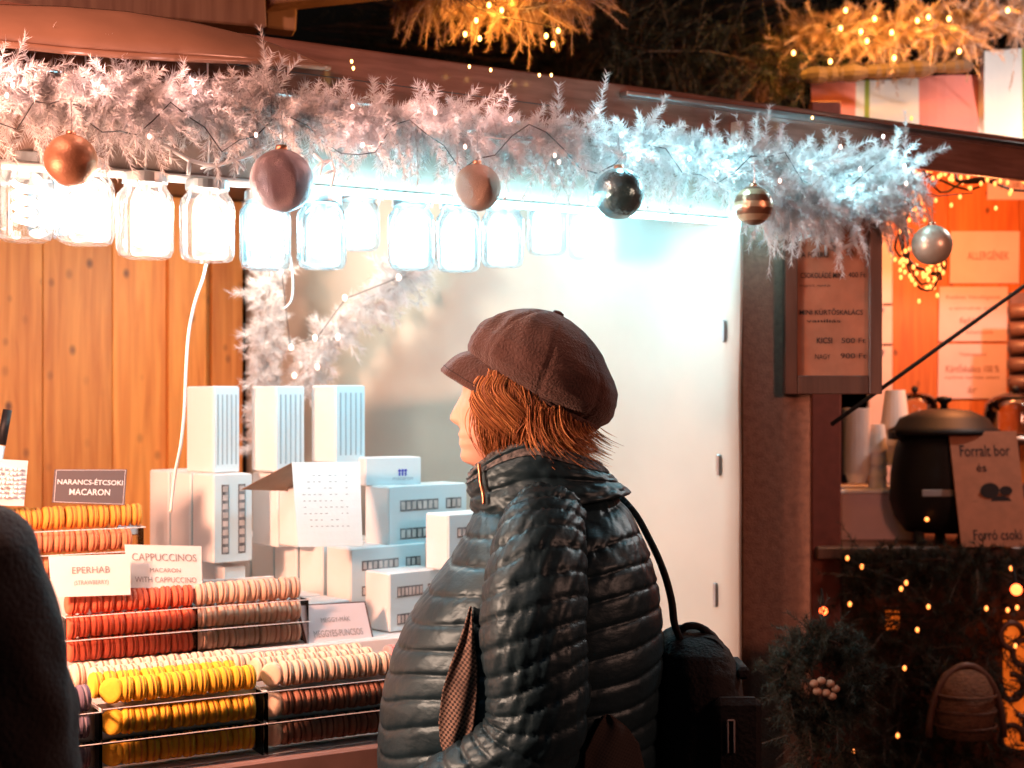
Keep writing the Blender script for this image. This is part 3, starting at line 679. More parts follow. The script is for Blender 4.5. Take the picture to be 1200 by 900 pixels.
# second tier on the shelf
zr = [1.074, 1.119, 1.164]
t_r = tof(84, .30); n_r = 11
for z, nm in zip(zr, ('bottom', 'middle', 'top')):
    row('red', t_r, n_r, .300, z, 'red orange macaron, %s row' % nm, 'red macarons, %s row' % nm)
tray('clear tray of red macarons below the white signs', t_r - .016, t_r + n_r * MT - .010, .272, .332, 1.051, (1.096, 1.141))
t_f = t_r + n_r * MT + .006
for z, nm in zip(zr, ('bottom', 'middle', 'top')):
    row('pale', t_f, 10, .300, z, 'pale pink macaron, %s row' % nm, 'pale pink macarons, %s row' % nm)
tray('clear tray of pale pink macarons between the red ones and the boxes', t_f - .012, t_f + 10 * MT, .272, .332, 1.051, (1.096, 1.141))
t_o = tof(14, .45)
for z, nm, c in ((1.316, 'top', 'orange'), (1.268, 'second', 'salmon'), (1.220, 'third', 'salmon'), (1.172, 'fourth', 'salmon')):
    row(c, t_o, 12 if c == 'orange' else 11, .450, z, '%s macaron, %s row of the orange stack' % ('orange' if c == 'orange' else 'salmon orange', nm), 'orange macarons, %s row' % nm)
tray('tall clear tray stack of orange macarons below the dark name card', t_o - .02, t_o + 11.4 * MT, .42, .485, 1.051, (1.148, 1.196, 1.244, 1.292))

# ================================================================== TEXT
def text_verts(s, bold=False, font=None):
    cu = bpy.data.curves.new('t', 'FONT'); cu.body = s; cu.align_x = 'CENTER'; cu.align_y = 'CENTER'; cu.resolution_u = 3; cu.extrude = 0
    if bold: cu.offset = .010
    o = bpy.data.objects.new('t', cu); COL.objects.link(o)
    me = bpy.data.meshes.new_from_object(o.evaluated_get(bpy.context.evaluated_depsgraph_get()))
    vs = [tuple(v.co) for v in me.vertices]; fs = [tuple(p.vertices) for p in me.polygons]
    bpy.data.objects.remove(o); bpy.data.curves.remove(cu); bpy.data.meshes.remove(me)
    return vs, fs
def put_text(mb, s, c, rt, upv, nv, width, height, bold=False, slant=0):
    vs, fs = text_verts(s, bold)
    if not vs: return
    xs = [v[0] for v in vs]; ys = [v[1] for v in vs]; w0 = max(xs) - min(xs); h0 = max(ys) - min(ys)
    cx, cy_ = (max(xs) + min(xs)) / 2, (max(ys) + min(ys)) / 2
    sx = width / w0; sy = height / h0
    mb.add([c + rt * (((x - cx) + slant * (y - cy_)) * sx) + upv * ((y - cy_) * sy) + nv * .0012 for x, y, z in vs], fs)
def card(name, label, cat, c4, lines, cm, tm, th=.002, border=None, holder=None, group=None, base=True):
    """c4: world corners TL, TR, BR, BL. lines: (text, u, v, w, h, bold) in card fractions"""
    TL, TR, BR, BL = [Vector(p) for p in c4]
    ctr = (TL + TR + BR + BL) / 4; rt = ((TR - TL) + (BR - BL)).normalized(); W = (TR - TL).length
    upv = ((TL - BL) + (TR - BR)).normalized(); H = (TL - BL).length; nv = rt.cross(upv).normalized()
    if nv.y > 0: nv = -nv
    root = thing(name, label, cat, (BL + BR) / 2, group)
    def slabq(q, off, t):
        a = [p + nv * off for p in q]; b = [p + nv * (off - t) for p in q]
        return MB().add(a + b, [(0, 1, 2, 3), (7, 6, 5, 4), (0, 4, 5, 1), (1, 5, 6, 2), (2, 6, 7, 3), (3, 7, 4, 0)])
    def inset(k, kr=None):
        return [ctr + (p - ctr) * k for p in (TL, TR, BR, BL)]
    if holder:
        slabq(inset(1.06), -.0025, .002).build('holder', holder, root)
    slabq((TL, TR, BR, BL), 0, th).build('card', cm, root)
    if border:
        mb = MB(); q = inset(.95)
        for i in range(4):
            mb.tube([q[i] + nv * .0006, q[(i + 1) % 4] + nv * .0006], .0006, 4)
        mb.build('border', border, root)
    for (s, u, v, w_, h_, bold) in lines:
        mb = MB(); p = TL + (TR - TL) * u + (BL - TL) * v + (BR - BL - TR + TL) * u * v
        put_text(mb, s, p, rt, upv, nv, W * w_, H * h_, bold); mb.build('lettering', tm, root)
    return root
card('name_card', 'dark grey card reading NARANCS-ÉTCSOKI MACARON above the orange macarons', 'sign',
     (Q(64, 550, .45), Q(149, 550, .45), Q(146, 592, .44), Q(61, 589, .44)), [('NARANCS-ÉTCSOKI', .5, .36, .90, .19, True), ('MACARON', .5, .66, .56, .19, True)], M['signdark'], M['inkw'], border=M['signgrey'], holder=M['clear'])
card('name_card', 'white card with faint lettering above the red macarons', 'sign',
     (Q(57, 652, .27), Q(153, 649, .27), Q(153, 697, .262), Q(61, 700, .262)), [('EPERHAB', .5, .36, .46, .16, False), ('(STRAWBERRY)', .5, .68, .42, .14, False)], M['white'], M['inkg'])
card('name_card', 'white card reading CAPPUCCINOS above the pale pink macarons', 'sign',
     (Q(146, 638, .30), Q(236, 640, .30), Q(237, 690, .292), Q(152, 689, .292)), [('CAPPUCCINOS', .5, .28, .84, .17, False), ('MACARON', .5, .58, .40, .10, False), ('WITH CAPPUCCINO', .5, .80, .80, .13, False)], M['white'], M['inkg'])
card('name_card', 'tilted lilac grey card with dark edge leaning on the boxes', 'sign',
     (Q(350, 710, .30), Q(427, 706, .30), Q(438, 756, .272), Q(362, 762, .272)), [('MEGGY-MÁK', .5, .34, .44, .13, False), ('MEGGYES-PUNCSOS', .5, .66, .74, .15, False)], M['signgrey'], M['inkg'], holder=M['signfr'])
card('name_card', 'small white card half hidden behind the orange macarons', 'sign',
     (Q(140, 597, .55), Q(166, 597, .55), Q(164, 626, .54), Q(138, 626, .54)), [('MACARON', .55, .6, .6, .14, False)], M['white'], M['inkg'], holder=M['signfr'])
# card at far left with white bead pattern, and black pen in a mug behind
fl = card('name_card', 'pale card with dotted pattern at the left edge of the photo', 'sign',
     (Q(-30, 536, .42), Q(33, 540, .42), Q(28, 593, .412), Q(-30, 592, .412)), [], M['signgrey'], M['ink'], holder=M['clear'])
mb = MB(); a = Q(-26, 545, .415); b = Q(28, 547, .415); c = Q(-26, 586, .407)
for i in range(11):
    for j in range(7):
        if rnd.random() < .85: mb.sphere(a + (b - a) * (.05 + i / 11.5) + (c - a) * (.08 + j / 7.6) + Vector((rnd.uniform(-.001, .001), -.003, rnd.uniform(-.001, .001))), .0033, 8, 6)
mb.build('dots', M['white'], fl, smooth=True)
pen = thing('marker_pen', 'black marker pen standing upright behind the card at the left edge', 'pen', Q(1, 560, .5))
MB().tube([Q(-6, 562, .5), Q(1, 522, .5)], .0085, 14).build('barrel', M['whiteb'], pen, smooth=True)
MB().tube([Q(1.2, 521, .5), Q(9, 480, .5)], [.0095, .0088], 14).build('cap', M['black'], pen, smooth=True)
mug = thing('pen_cup', 'pale cup holding the black marker pen', 'cup', Q(-12, 610, .5))
c_ = Q(-12, 640, .5); c_.z = 1.05
MB().lathe([(.022, .001), (.028, .004), (.03, .21), (.0315, .215), (.029, .214), (.027, .006)], c_ + Vector((0, .005, 0)), 24).build('body', M['white'], mug, smooth=True)

# ================================================================== WHITE GIFT BOXES
def gbox(label, cx, wl, wr, top, bot, Y0, style='plain', a=42, nq=0, qlabel=None, group=None, z0=None):
    a = R(a); f = Vector((math.cos(a), math.sin(a), 0)); g = Vector((-math.sin(a), math.cos(a), 0)); Zv = Vector((0, 0, 1))
    k = (cx - 600) / F; k2 = (cx + wr - 600) / F; k1 = (cx - wl - 600) / F
    W = (k2 - k) * Y0 / (math.cos(a) - k2 * math.sin(a)); D = (k - k1) * Y0 / (math.sin(a) + k1 * math.cos(a))
    zb = CZ + (470 - bot) / F * Y0 if z0 is None else z0
    H = CZ + (470 - top) / F * Y0 - zb
    c0 = Vector((k * Y0, Y0, zb))
    def one(c0, lb, style):
        root = thing('gift_box', lb, 'box', c0 + f * W / 2 + g * D / 2, group)
        ax = (f, g, Zv)
        MB().box(c0 + f * W / 2 + g * (D / 2) + Zv * H / 2, (W - .001, D - .001, H - .001), ax, .0035).build('carton', M['white'], root)
        MB().box(c0 + f * W / 2 - g * .0006 + Zv * H / 2, (W - .005, .0012, H - .005), ax).build('cyan_lit_front', M['whiteb'], root)  # cyan overlay standing in for cool light on the white carton
        fr = lambda u, v, off=-.0016: c0 + f * (W * u) + Zv * (H * v) + g * off
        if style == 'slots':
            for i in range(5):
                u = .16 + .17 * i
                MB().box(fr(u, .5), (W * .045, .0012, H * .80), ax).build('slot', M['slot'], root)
        def window(u0, u1, v0, v1, horiz=True, n=7):
            wdw = MB().box(fr((u0 + u1) / 2, (v0 + v1) / 2), (W * (u1 - u0), .0012, H * (v1 - v0)), ax).build('window', M['boxwin'], root)
            r = MB()
            for q in range(n):
                x = (q + .5) / n
                if horiz: r.box(fr(u0 + (u1 - u0) * x, (v0 + v1) / 2, -.0026), (W * (u1 - u0) / n * .62, .0012, H * (v1 - v0) * .70), ax)
                else: r.box(fr((u0 + u1) / 2, v0 + (v1 - v0) * x, -.0026), (W * (u1 - u0) * .70, .0012, H * (v1 - v0) / n * .62), ax)
            ro = r.build('macaron_edge', M['boxrib'], root); ro.parent = wdw
        if style == 'vwin': window(.20, .38, .10, .88, False, 8); window(.62, .80, .10, .88, False, 8)
        if style == 'hwin':
            for v0, v1 in ((.12, .30), (.58, .76)): window(.14, .62, v0, v1); window(.72, .92, v0, v1, n=3)
        if style == 'logo':
            r = MB()
            for q in range(3): r.lathe([(.0035, 0), (.0035, .0008)], fr(.60 + q * .055, .52, -.0014), 10, (f, Zv, -g)); r.box(fr(.60 + q * .055, .40, -.0018), (.004, .0008, .008), ax)
            r.build('emblem', M['inkb'], root)
            put = MB(); put_text(put, 'macaron', fr(.66, .24, -.0006), f, Zv, -g, W * .36, .006); put.build('lettering', M['slot'], root)
        return root
    one(c0, label, style)
    for q in range(nq):
        one(c0 + g * ((D + .010) * (q + 1)) + Vector((0, 0, rnd.uniform(0, .0015))) + f * rnd.uniform(-.004, .004) , qlabel[q] if isinstance(qlabel, list) else qlabel, 'plain')
G = 'white macaron gift boxes stacked on the shelf'
# bottom row
gbox('plain white box behind the tilted lilac card', 350, 29, 60, 709, 772, 2.98, z0=1.051, nq=2, group=G, qlabel=['plain white box end just left of the tilted lilac card', 'white box end half hidden by the pale pink macarons'])
gbox('lowest white box with two brown window rows, beside the woman', 456, 29, 62, 672, 745, 3.06, 'hwin', z0=1.051, group=G)
# second row: queue of five
gbox('white box with window rows at the right end of the second row', 411, 29, 88, 643, 708, 3.10, 'hwin', nq=4, group=G,
     qlabel=['narrow white box end, first left of the windowed box in the second row', 'narrow white box end, second left of the windowed box in the second row', 'narrow white box end, third left of the windowed box in the second row', 'narrow white box end, leftmost of the second row'])
# third row
gbox('white box with two window rows right of the open blue sheet', 455, 28, 92, 570, 642, 3.18, 'hwin', group=G)
gbox('white box with window rows partly behind the face of the woman\'s coat', 525, 27, 72, 603, 670, 3.10, 'hwin', group=G)
gbox('white box end just left of the hanging blue sheet, right one', 348, 22, 60, 572, 642, 3.16, group=G, nq=1, qlabel='white box end just left of the hanging blue sheet, left one')
gbox('tall white box with two window columns in the left of the third row', 250, 25, 46, 556, 661, 3.12, 'vwin', nq=2, group=G,
     qlabel=['tall white box end, middle of the three at the left of the display', 'tall white box end, leftmost of the three at the left of the display'])
# small ones under it
gbox('small white box below the tall windowed box', 262, 22, 26, 664, 706, 3.16, group=G)
# top row
gbox('tall slotted white box, leftmost of the three on top', 250, 32, 31, 452, 555, 3.17, 'slots', group=G)
gbox('tall slotted white box, middle of the three on top', 323, 29, 34, 452, 554, 3.20, 'slots', group=G)
gbox('tall slotted white box, rightmost of the three on top', 393, 29, 35, 451, 543, 3.22, 'slots', group=G)
gbox('flat white box with small blue emblem lying right of the slotted boxes', 428, 10, 66, 536, 570, 3.22, 'logo', a=25, group=G)
# hidden support boxes behind the sheet so that the top row stands on something
gbox('plain white box mostly hidden behind the open blue sheet', 400, 40, 22, 544, 642, 3.24, group=G)
gbox('plain white box supporting the middle slotted box', 325, 30, 34, 555, 642, 3.22, group=G)
# risers under the upper rows
def riser(label, t0, t1, d0, d1, z1):
    o = MB().box(S((t0 + t1) / 2, (d0 + d1) / 2, (1.051 + z1) / 2), (t1 - t0, d1 - d0, z1 - 1.051), AX, .003).build('display_riser', M['cream'], None, origin=S((t0 + t1) / 2, (d0 + d1) / 2, 1.051))
    tag(o, label, 'riser')
riser('white step under the tall boxes behind the macarons', tof(176, .62), tof(262, .62), .62, .92, 1.192)
# open sheet: brown top flap and pale blue hanging leaf
sh = thing('folded_sheet', 'open folded sheet with brown flap and pale blue leaf hanging over the boxes', 'folded sheet', P(345, 560, 2.9))
def flap(u, v):
    a = P(342, 542, 3.05); b = P(283, 573, 3.10); c = P(424, 541, 3.10); d = P(345, 573, 3.2)
    return (a.lerp(b, v)).lerp(P(372, 570, 3.3).lerp(P(345, 575, 3.2), v), u)
MB().sheet(lambda u, v: flap(u, v), 8, 8, (0, .001, -.0015)).build('flap', M['cardboard'], sh)
def leaf(u, v):
    a = P(342, 542, 3.045); b = P(422, 541, 3.07); c = P(350, 641, 2.98); d = P(425, 640, 3.01)
    p = a.lerp(b, u).lerp(c.lerp(d, u), v); return p + Vector((0, -.006 * math.sin(v * 3.1), 0))
lo_ = MB().sheet(leaf, 12, 12, (0, .0012, 0)).build('leaf', M['whiteb'], sh)
mb = MB()
for i in range(9):
    v = .16 + i * .075
    for j in range(9):
        u = .15 + j * .08
        if rnd.random() < .75:
            p = Vector(leaf(u, v)) + Vector((0, -.0012, 0)); mb.box(p, (.006 * rnd.uniform(.5, 1), .0006, .0012))
mb.build('print', M['slot'], sh)

# assumed pendant lamp, unseen, that lights the left of the counter (left of the frame)
pl = thing('assumed_pendant_lamp', 'assumed warm pendant lamp, out of view, over the left end of the counter', 'lamp', (-1.30, 1.85, 1.68))
MB().lathe([(.02, .16), (.05, .13), (.10, .03), (.104, .03), (.055, .135), (.022, .165)], (-1.30, 1.85, 1.68), 28, cap=False).build('shade', M['black'], pl, smooth=True)
MB().tube([Vector((-1.30, 1.85, 1.84)), Vector((-1.30, 1.85, 2.6))], .004, 6).build('cord', M['wire'], pl)
sl = thing('alley_fill_lamp', 'added warm lamp on a pole out of view, lighting the end post and jacket rim', 'added lamp', (2.4, 1.5, 0))  # pole and hood added to carry the alley fill light
MB().tube([Vector((1.95, 1.62, 2.16)), Vector((1.95, 1.62, 2.12))], [.02, .14], 20).build('hood', M['black'], sl)
MB().tube([Vector((2.4, 1.5, 0)), Vector((2.4, 1.5, 2.0)), Vector((2.2, 1.56, 2.25)), Vector((1.95, 1.62, 2.17))], [.04, .035, .02, .015], 10).build('pole', M['black'], sl, smooth=True)

# ================================================================== NEIGHBOURING STALL
nb = thing('market_stall', 'neighbouring stall with orange plank wall, striped awning and dark counter', 'market stall', (1.6, 4.6, 0))
YB = 5.6
mbw = MB(); p0 = P(1030, 470, YB); p0.z = 0
strip_boards(mbw, p0, Vector((1, 0, 0)), Vector((0, 1, 0)), 2.6, .26, 0, 2.62, rs=random.Random(5)); mbw.build('back_wall', M['wood_orange'], nb)
v = MB(); vpanel(v, 951, 986, 4.5, 0, 2.5, .05); v.build('corner_post', mat('red_brown_post', (.20, .05, .035), .7, var=.2, vscale=30), nb)
v = MB(); vpanel(v, 1018, 1046, 5.45, .9, 2.3, .03); v.build('pale_post', M['paper'], nb)
for zz in (357, 404):
    MB().box(P(1040, zz, 5.4), (.03, .03, .008)).build('shelf_pin', M['black'], nb)
cz = CZ - 170 / F * 4.5
MB().box(((P(955, 0, 4.5).x + 3.4) / 2, 4.78, cz - .02), (3.4 - P(955, 0, 4.5).x, .62, .04), None, .005).build('counter_top', M['wood_dark'], nb)
MB().box(((P(955, 0, 4.5).x + 3.4) / 2, 4.56, (cz - .04) / 2), (3.4 - P(955, 0, 4.5).x - .04, .03, cz - .05), None, .004).build('counter_front', M['wood_dark'], nb)
# beam under the awning
# striped valance: cloth strips
red = mat('awning_red', (.84, .27, .22), .8, bump=.1, bscale=30); whi = mat('awning_white', (.82, .80, .78), .8, bump=.1, bscale=30); grn = mat('awning_olive', (.30, .38, .06), .8)
strips = [(950, 1003, red), (1003, 1014, whi), (1014, 1020, grn), (1020, 1076, whi), (1076, 1148, red), (1148, 1197, whi), (1197, 1215, grn), (1215, 1280, whi), (1280, 1350, red)]
for x0, x1, m_ in strips:
    def vf(u, v, x0=x0, x1=x1):
        px = x0 + (x1 - x0) * u; ytop = 97 - (px - 950) * .05 - (28 if px > 1148 else 0); ybot = 150 + (px - 950) * .10
        return P(px, ytop * (1 - v) + ybot * v, 4.75 + .35 * (1 - v)) + Vector((0, .015 * math.sin(px * .05 + v), 0))
    MB().sheet(vf, 8, 8, (0, .003, 0)).build('awning_strip', m_, nb)
lamp('valance_fill_light', (2.05, 4.1, 2.72), 26, (1, .88, .82), .04)  # added out of view to brighten the striped awning
ll = thing('fill_lamp', 'added white lamp out of view, lighting the striped awning', 'fill_lamp', (2.05, 4.1, 2.72))
MB().tube([Vector((2.05, 4.1, 2.80)), Vector((2.05, 4.1, 2.83)), Vector((2.05, 4.1, 3.2))], [.05, .02, .004], 12).build('hood', M['black'], ll)
dark = MB(); 
for i in range(14):
    px = 958 + i * 13 + rnd.uniform(-3, 3); dark.sphere(P(px, 88 - (px - 958) * .06, 4.65), .035 * rnd.uniform(.7, 1.2), 8, 6, (1.3, 1, .7))
o = dark.build('pine_cone_row', M['firt'], None, origin=P(1000, 88, 4.65)); tag(o, 'dark row of pine cones along the top edge of the striped awning', 'pine cones', kind='stuff')

# notices on the planks
def notice(label, x0, y0, x1, y1, lines, Y=YB - .02, tilt=0):
    c4 = (P(x0, y0, Y), P(x1, y0 + tilt, Y), P(x1 - 1, y1 + tilt, Y), P(x0 - 1, y1, Y))
    return card('notice', label, 'notice', c4, lines, M['paper'], M['inkr'])
M['inkr'] = mat('faded_brown_print', (.28, .12, .09), .8)
notice('paper notice reading ALLERGÉNEK at the top right of the orange wall', 1114, 271, 1195, 332, [('ALLERGÉNEK', .55, .45, .60, .20, True)])
notice('lined paper notice in the middle of the orange wall', 1101, 336, 1181, 400, [('Kedves Vendégeink', .5, .20, .80, .09, False), ('a termékek súlya', .5, .40, .7, .07, False), ('felár', .45, .62, .3, .12, False), ('köszönjük', .6, .84, .4, .09, False)])
notice('lowest paper notice on the orange wall above the counter', 1100, 403, 1180, 467, [('Tájékoztató', .5, .2, .4, .08, False), ('Kürtőskalács 100 %', .5, .45, .78, .14, True), ('nyitva tartás alatt', .5, .62, .8, .07, False), ('ár', .5, .84, .14, .12, False)])
notice('paper notice behind the warm light net near the right edge', 1158, 198, 1235, 234, [('KÜRTŐS', .5, .5, .6, .3, True)])
# goods at the right edge on a shelf
sg = thing('spice_rack', 'dark rack of rolls at the right edge beside the notices', 'rack', P(1196, 455, 5.3))
for i in range(5):
    MB().tube([P(1183, 365 + i * 21, 5.3), P(1230, 363 + i * 21, 5.3)], .028, 12).build('roll', M['wood_dark'], sg, smooth=True)
MB().box(P(1206, 408, 5.36), (.15, .02, .42)).build('backing', M['wood_dark'], sg)

# menu board on the end post
mbo = thing('menu_board', 'brown framed menu board with dark print hanging on the brown end post', 'menu board', P(977, 360, 3.235))
Yb = 3.262
def rect(mb, x0, y0, x1, y1, Y, th, bev=.002):
    a = P(x0, y0, Y); b = P(x1, y1, Y); return mb.box(((a.x + b.x) / 2, Y + th / 2, (a.z + b.z) / 2), (b.x - a.x, th, a.z - b.z), None, bev)
fr = MB()
rect(fr, 920, 232, 935, 462, Yb - .02, .03); rect(fr, 1019, 232, 1034, 462, Yb - .02, .03); rect(fr, 935.5, 440, 1018.5, 462, Yb - .02, .03); rect(fr, 935.5, 232, 1018.5, 249, Yb - .02, .03)
fr.build('frame', M['wood_dark'], mbo)
pb = MB(); rect(pb, 934, 249, 1020, 440, Yb - .006, .012, 0); pb.build('menu_sheet', M['kraft'], mbo)
for s_, x, y, w_, h_, bd in (('A FORRÓ', 955, 298, 32, 8, True), ('CSOKOLÁDÉ MINI', 963, 322, 50, 8, True), ('400 Ft', 1004, 322, 20, 6, False), ('mogyoró, mandula', 955, 335, 36, 4, False), ('MINI KÜRTŐSKALÁCS', 974, 365, 74, 8, True), ('vaníliás', 965, 376, 40, 4, False),
                      ('KICSI', 966, 399, 18, 7, True), ('500 Ft', 1000, 399, 28, 6, False), ('NAGY', 964, 418, 18, 6, False), ('900 Ft', 1000, 417, 30, 6, False)):
    t_ = MB(); put_text(t_, s_, P(x, y, Yb - .0075), Vector((1, 0, 0)), Vector((0, 0, 1)), Vector((0, -1, 0)), w_ / F * Yb, h_ / F * Yb, bd); t_.build('lettering', M['ink'], mbo)
MB().box(P(977, 330, Yb + .03), (.06, .03, .03)).build('bracket', M['wood_dark'], mbo)
# black cable slanting
cbl = MB().tube([P(975, 497, 3.5), P(1060, 436, 3.62), P(1210, 328, 3.8), P(1330, 240, 3.95)], .0058, 8).build('guy_rope', M['black'], None, origin=P(975, 497, 3.5), smooth=True)
tag(cbl, 'black rope slanting up to the right across the neighbouring stall', 'rope')

# cups, box, kettle, domes on the neighbour counter
Yc = 4.72
bx = thing('cardboard_box', 'pale cardboard box on the neighbouring counter under the paper cups', 'box', P(1020, 640, Yc))
a = MB(); rect(a, 986, 578, 1075, 640, Yc, .25, .004); a.build('carton', M['paper'], bx)
a = MB(); rect(a, 985, 574, 1077, 578, Yc - .006, .27, .001); a.build('lid_edge', M['white'], bx)
def cups(px, ybase, n, pitch, rpx, hpx, label, Y=4.80, inv=False):
    base = None
    for i in range(n):
        c = P(px, ybase - i * pitch, Y); r = rpx / F * Y; h = hpx / F * Y
        if base is None:
            s = 1
            pr = [(r * .72, 0), (r * .92, h * .8), (r * .93, h * .86), (r * 1.12, h * .88), (r * 1.12, h), (r * .9, h * .98), (r * .68, h * .02)] if not inv else [(r * .98, 0), (r * 1.04, h * .02), (r * .72, h), (r * .66, h * 1.0), (r * .60, h * .97), (r * .9, .0)]
            base = MB().lathe([(q, z) for q, z in pr], c, 20).build('paper_cup', M['cup'], None, origin=c, smooth=False); o = base
        else:
            o = base.copy(); COL.objects.link(o); o.location = c
        tag(o, ORD[n - 1 - i] + ' from the top, ' + label, 'cup', 'paper cups: ' + label)
cups(1004, 566, 22, 3.6, 14, 12, 'white cup in the tall ribbed stack')
cups(1029, 572, 4, 14, 10.5, 33, 'upside down cup in the smooth stack', inv=True)
cups(1049, 545, 3, 22, 16, 44, 'larger cup in the stack by the kettle', Y=4.86, inv=True)
kt = thing('soup_kettle', 'black soup kettle with domed lid on the neighbouring counter', 'kettle', P(1106, 640, 4.62)); kc = P(1106, 636, 4.66)
s_ = 4.66 / F
MB().lathe([(.02, 12 * s_), (44 * s_, 14 * s_), (56 * s_, 30 * s_), (62 * s_, 50 * s_), (61 * s_, 80 * s_), (56 * s_, 110 * s_), (50 * s_, 128 * s_), (.02, 128 * s_)], kc, 40).build('body', M['black'], kt, smooth=True)
MB().lathe([(64 * s_, 127 * s_), (64 * s_, 132 * s_), (56 * s_, 136 * s_), (50 * s_, 146 * s_), (30 * s_, 155 * s_), (.004, 158 * s_)], kc, 40).build('lid', M['black'], kt, smooth=True)
MB().lathe([(4 * s_, 157 * s_), (4 * s_, 163 * s_), (9 * s_, 166 * s_), (9 * s_, 170 * s_), (.002, 172 * s_)], kc, 16).build('knob', M['black'], kt, smooth=True)
MB().box(kc + Vector((-52 * s_, -.02, 126 * s_)), (26 * s_, .06, 10 * s_), None, .004).build('handle', M['black'], kt)
for dx in (-36, -12, 14, 38): MB().tube([kc + Vector((dx * s_, -.07, 0)), kc + Vector((dx * s_, -.07, 16 * s_))], [.020, .016], 10).build('foot', M['black'], kt)
MB().sphere(kc + Vector((-36 * s_, -.155, 32 * s_)), .007, 10, 8).build('indicator_light', M['netbulb'], kt)
MB().box(kc + Vector((-25 * s_, -.168, 62 * s_)), (.10, .006, .022), None, .002).build('badge', M['inkg'], kt)
def dome(px, py, rpx, hpx, Y, label):
    c = P(px, py, Y); r = rpx / F * Y; h = hpx / F * Y; root = thing('glass_dome', label, 'glass dome', c)
    MB().lathe([(r, 0), (r, h * .55), (r * .93, h * .75), (r * .7, h * .9), (r * .3, h * .99), (.004, h)], c, 32, cap=False).build('glass', M['clear2'], root, smooth=True)
    MB().lathe([(r * 1.04, -.004), (r * 1.04, .004), (r * .98, .004), (r * .98, -.004)], c, 32, cap=False).build('rim', M['metal'], root, smooth=True)
    MB().sphere(c + Vector((0, 0, h + .012)), .013, 12, 8).build('knob', M['black'], root, smooth=True)
    MB().lathe([(r * .9, -.004), (r * .9, .01), (.004, .012)], c, 24).build('plate', M['wood_dark'], root)
M['clear2'] = glassy('dome_glass', (.93, .93, .93), .45)
dome(1190, 512, 36, 52, 4.95, 'large glass dome with black knob at the right edge')
dome(1072, 492, 26, 32, 5.15, 'smaller glass dome left behind the kettle lid')
st_ = thing('cake_stand', 'dark stand under the large glass dome', 'stand', P(1190, 640, 4.95))
MB().lathe([(.09, -128 / F * 4.95), (.09, -124 / F * 4.95), (.015, -118 / F * 4.95), (.015, -.03), (.12, -.012), (.12, -.006)], P(1190, 512, 4.95), 24).build('pedestal', M['wood_dark'], st_, smooth=True)
st2 = thing('cake_stand', 'dark stand under the smaller glass dome behind the kettle', 'stand', P(1072, 640, 5.15))
MB().lathe([(.07, -.30), (.07, -.29), (.012, -.28), (.012, -.03), (.088, -.012), (.088, -.006)], P(1072, 492, 5.15), 24).build('pedestal', M['wood_dark'], st2, smooth=True)
MB().box(P(1080, 575, 5.2), (1.0, .12, .05)).build('shelf', M['wood_dark'], nb)
cs = card('sign_board', 'brown cardboard sign with a dark drawing leaning before the kettle', 'sign', (P(1112, 506, 4.50), P(1191, 505, 4.50), P(1206, 640, 4.42), P(1127, 641, 4.42)),
          [('Forralt bor', .5, .17, .74, .10, True), ('és', .42, .32, .15, .07, True), ('Forró csoki', .55, .90, .7, .09, True)], M['kraft'], M['ink'], th=.008)
mb = MB(); o_ = P(1160, 590, 4.452)
for (dx, dz, w_, h_) in ((-.045, .0, .07, .055), (.035, .015, .075, .06), (0, .06, .06, .05), (.05, .06, .04, .03)):
    mb.lathe([(w_ / 2, 0), (w_ / 2, .001)], o_ + Vector((dx, 0, dz - .02)), 14, (Vector((1, 0, 0)), Vector((0, 0, h_ / w_)), Vector((0, -1, 0))))
mb.build('drawing', M['ink'], cs)

# greenery draped over the neighbour's counter front
def foliage_mass(name, label, box_px, Y, n, slen, nl, wid, m, cat='greenery'):
    root = thing(name, label, cat, P((box_px[0] + box_px[2]) / 2, box_px[3], Y)); nd = MB(); st = MB()
    for i in range(n):
        px = rnd.uniform(box_px[0], box_px[2]); py = rnd.uniform(box_px[1], box_px[3])
        c = P(px, py, Y + rnd.uniform(-.06, .06)); sprig(nd, c, (rnd.uniform(-1, 1), rnd.uniform(-1, .2), rnd.uniform(-1, .7)), slen * rnd.uniform(.6, 1.2), 40, nl, wid, droop=.3, stem_mb=st)
    nd.build('needles', m, root); st.build('twigs', M['firt'], root); return root
foliage_mass('fir_greenery', 'dark fir greenery covering the front of the neighbouring counter', (985, 655, 1185, 960), 4.42, 520, .15, .04, .0016, M['fir'])
garland('fir_garland', 'dark fir garland lying along the edge of the neighbouring counter', [P(985, 668, 4.40), P(1040, 660, 4.36), P(1100, 655, 4.36), P(1160, 662, 4.36), P(1230, 665, 4.4)], .05, 130, .04, .0014, M['fir'], per=45, slen=.075, wire=M['firt'])
# wreath
wc = P(962, 797, 3.10); wr = .078
wreath_path = [wc + Vector((wr * math.cos(a), 0, wr * math.sin(a) * 1.15)) for a in [2 * math.pi * i / 28 for i in range(29)]]
wth = garland('wreath', 'round dark fir wreath with a pale cone cluster, left of the counter greenery', wreath_path, .05, 300, .028, .0010, M['fir'], per=50, slen=.060, wire=M['firt'], origin=wc, droop=0)
wth['category'] = 'wreath'
for (dx, dz) in ((-.03, .012), (-.008, .02), (.018, .012), (.034, -.004), (-.02, -.012), (.006, -.016), (.024, -.026)):
    MB().sphere(wc + Vector((dx * .72 - .004, -.05, dz * .72 - .006)), .0098, 10, 8, (1, 1, .85)).build('cone', M['cardboard'], wth, smooth=True)
foliage_mass('fir_greenery', 'fir twigs filling the middle of the wreath and hanging below it', (930, 745, 1000, 960), 3.16, 230, .065, .028, .0010, M['fir'])
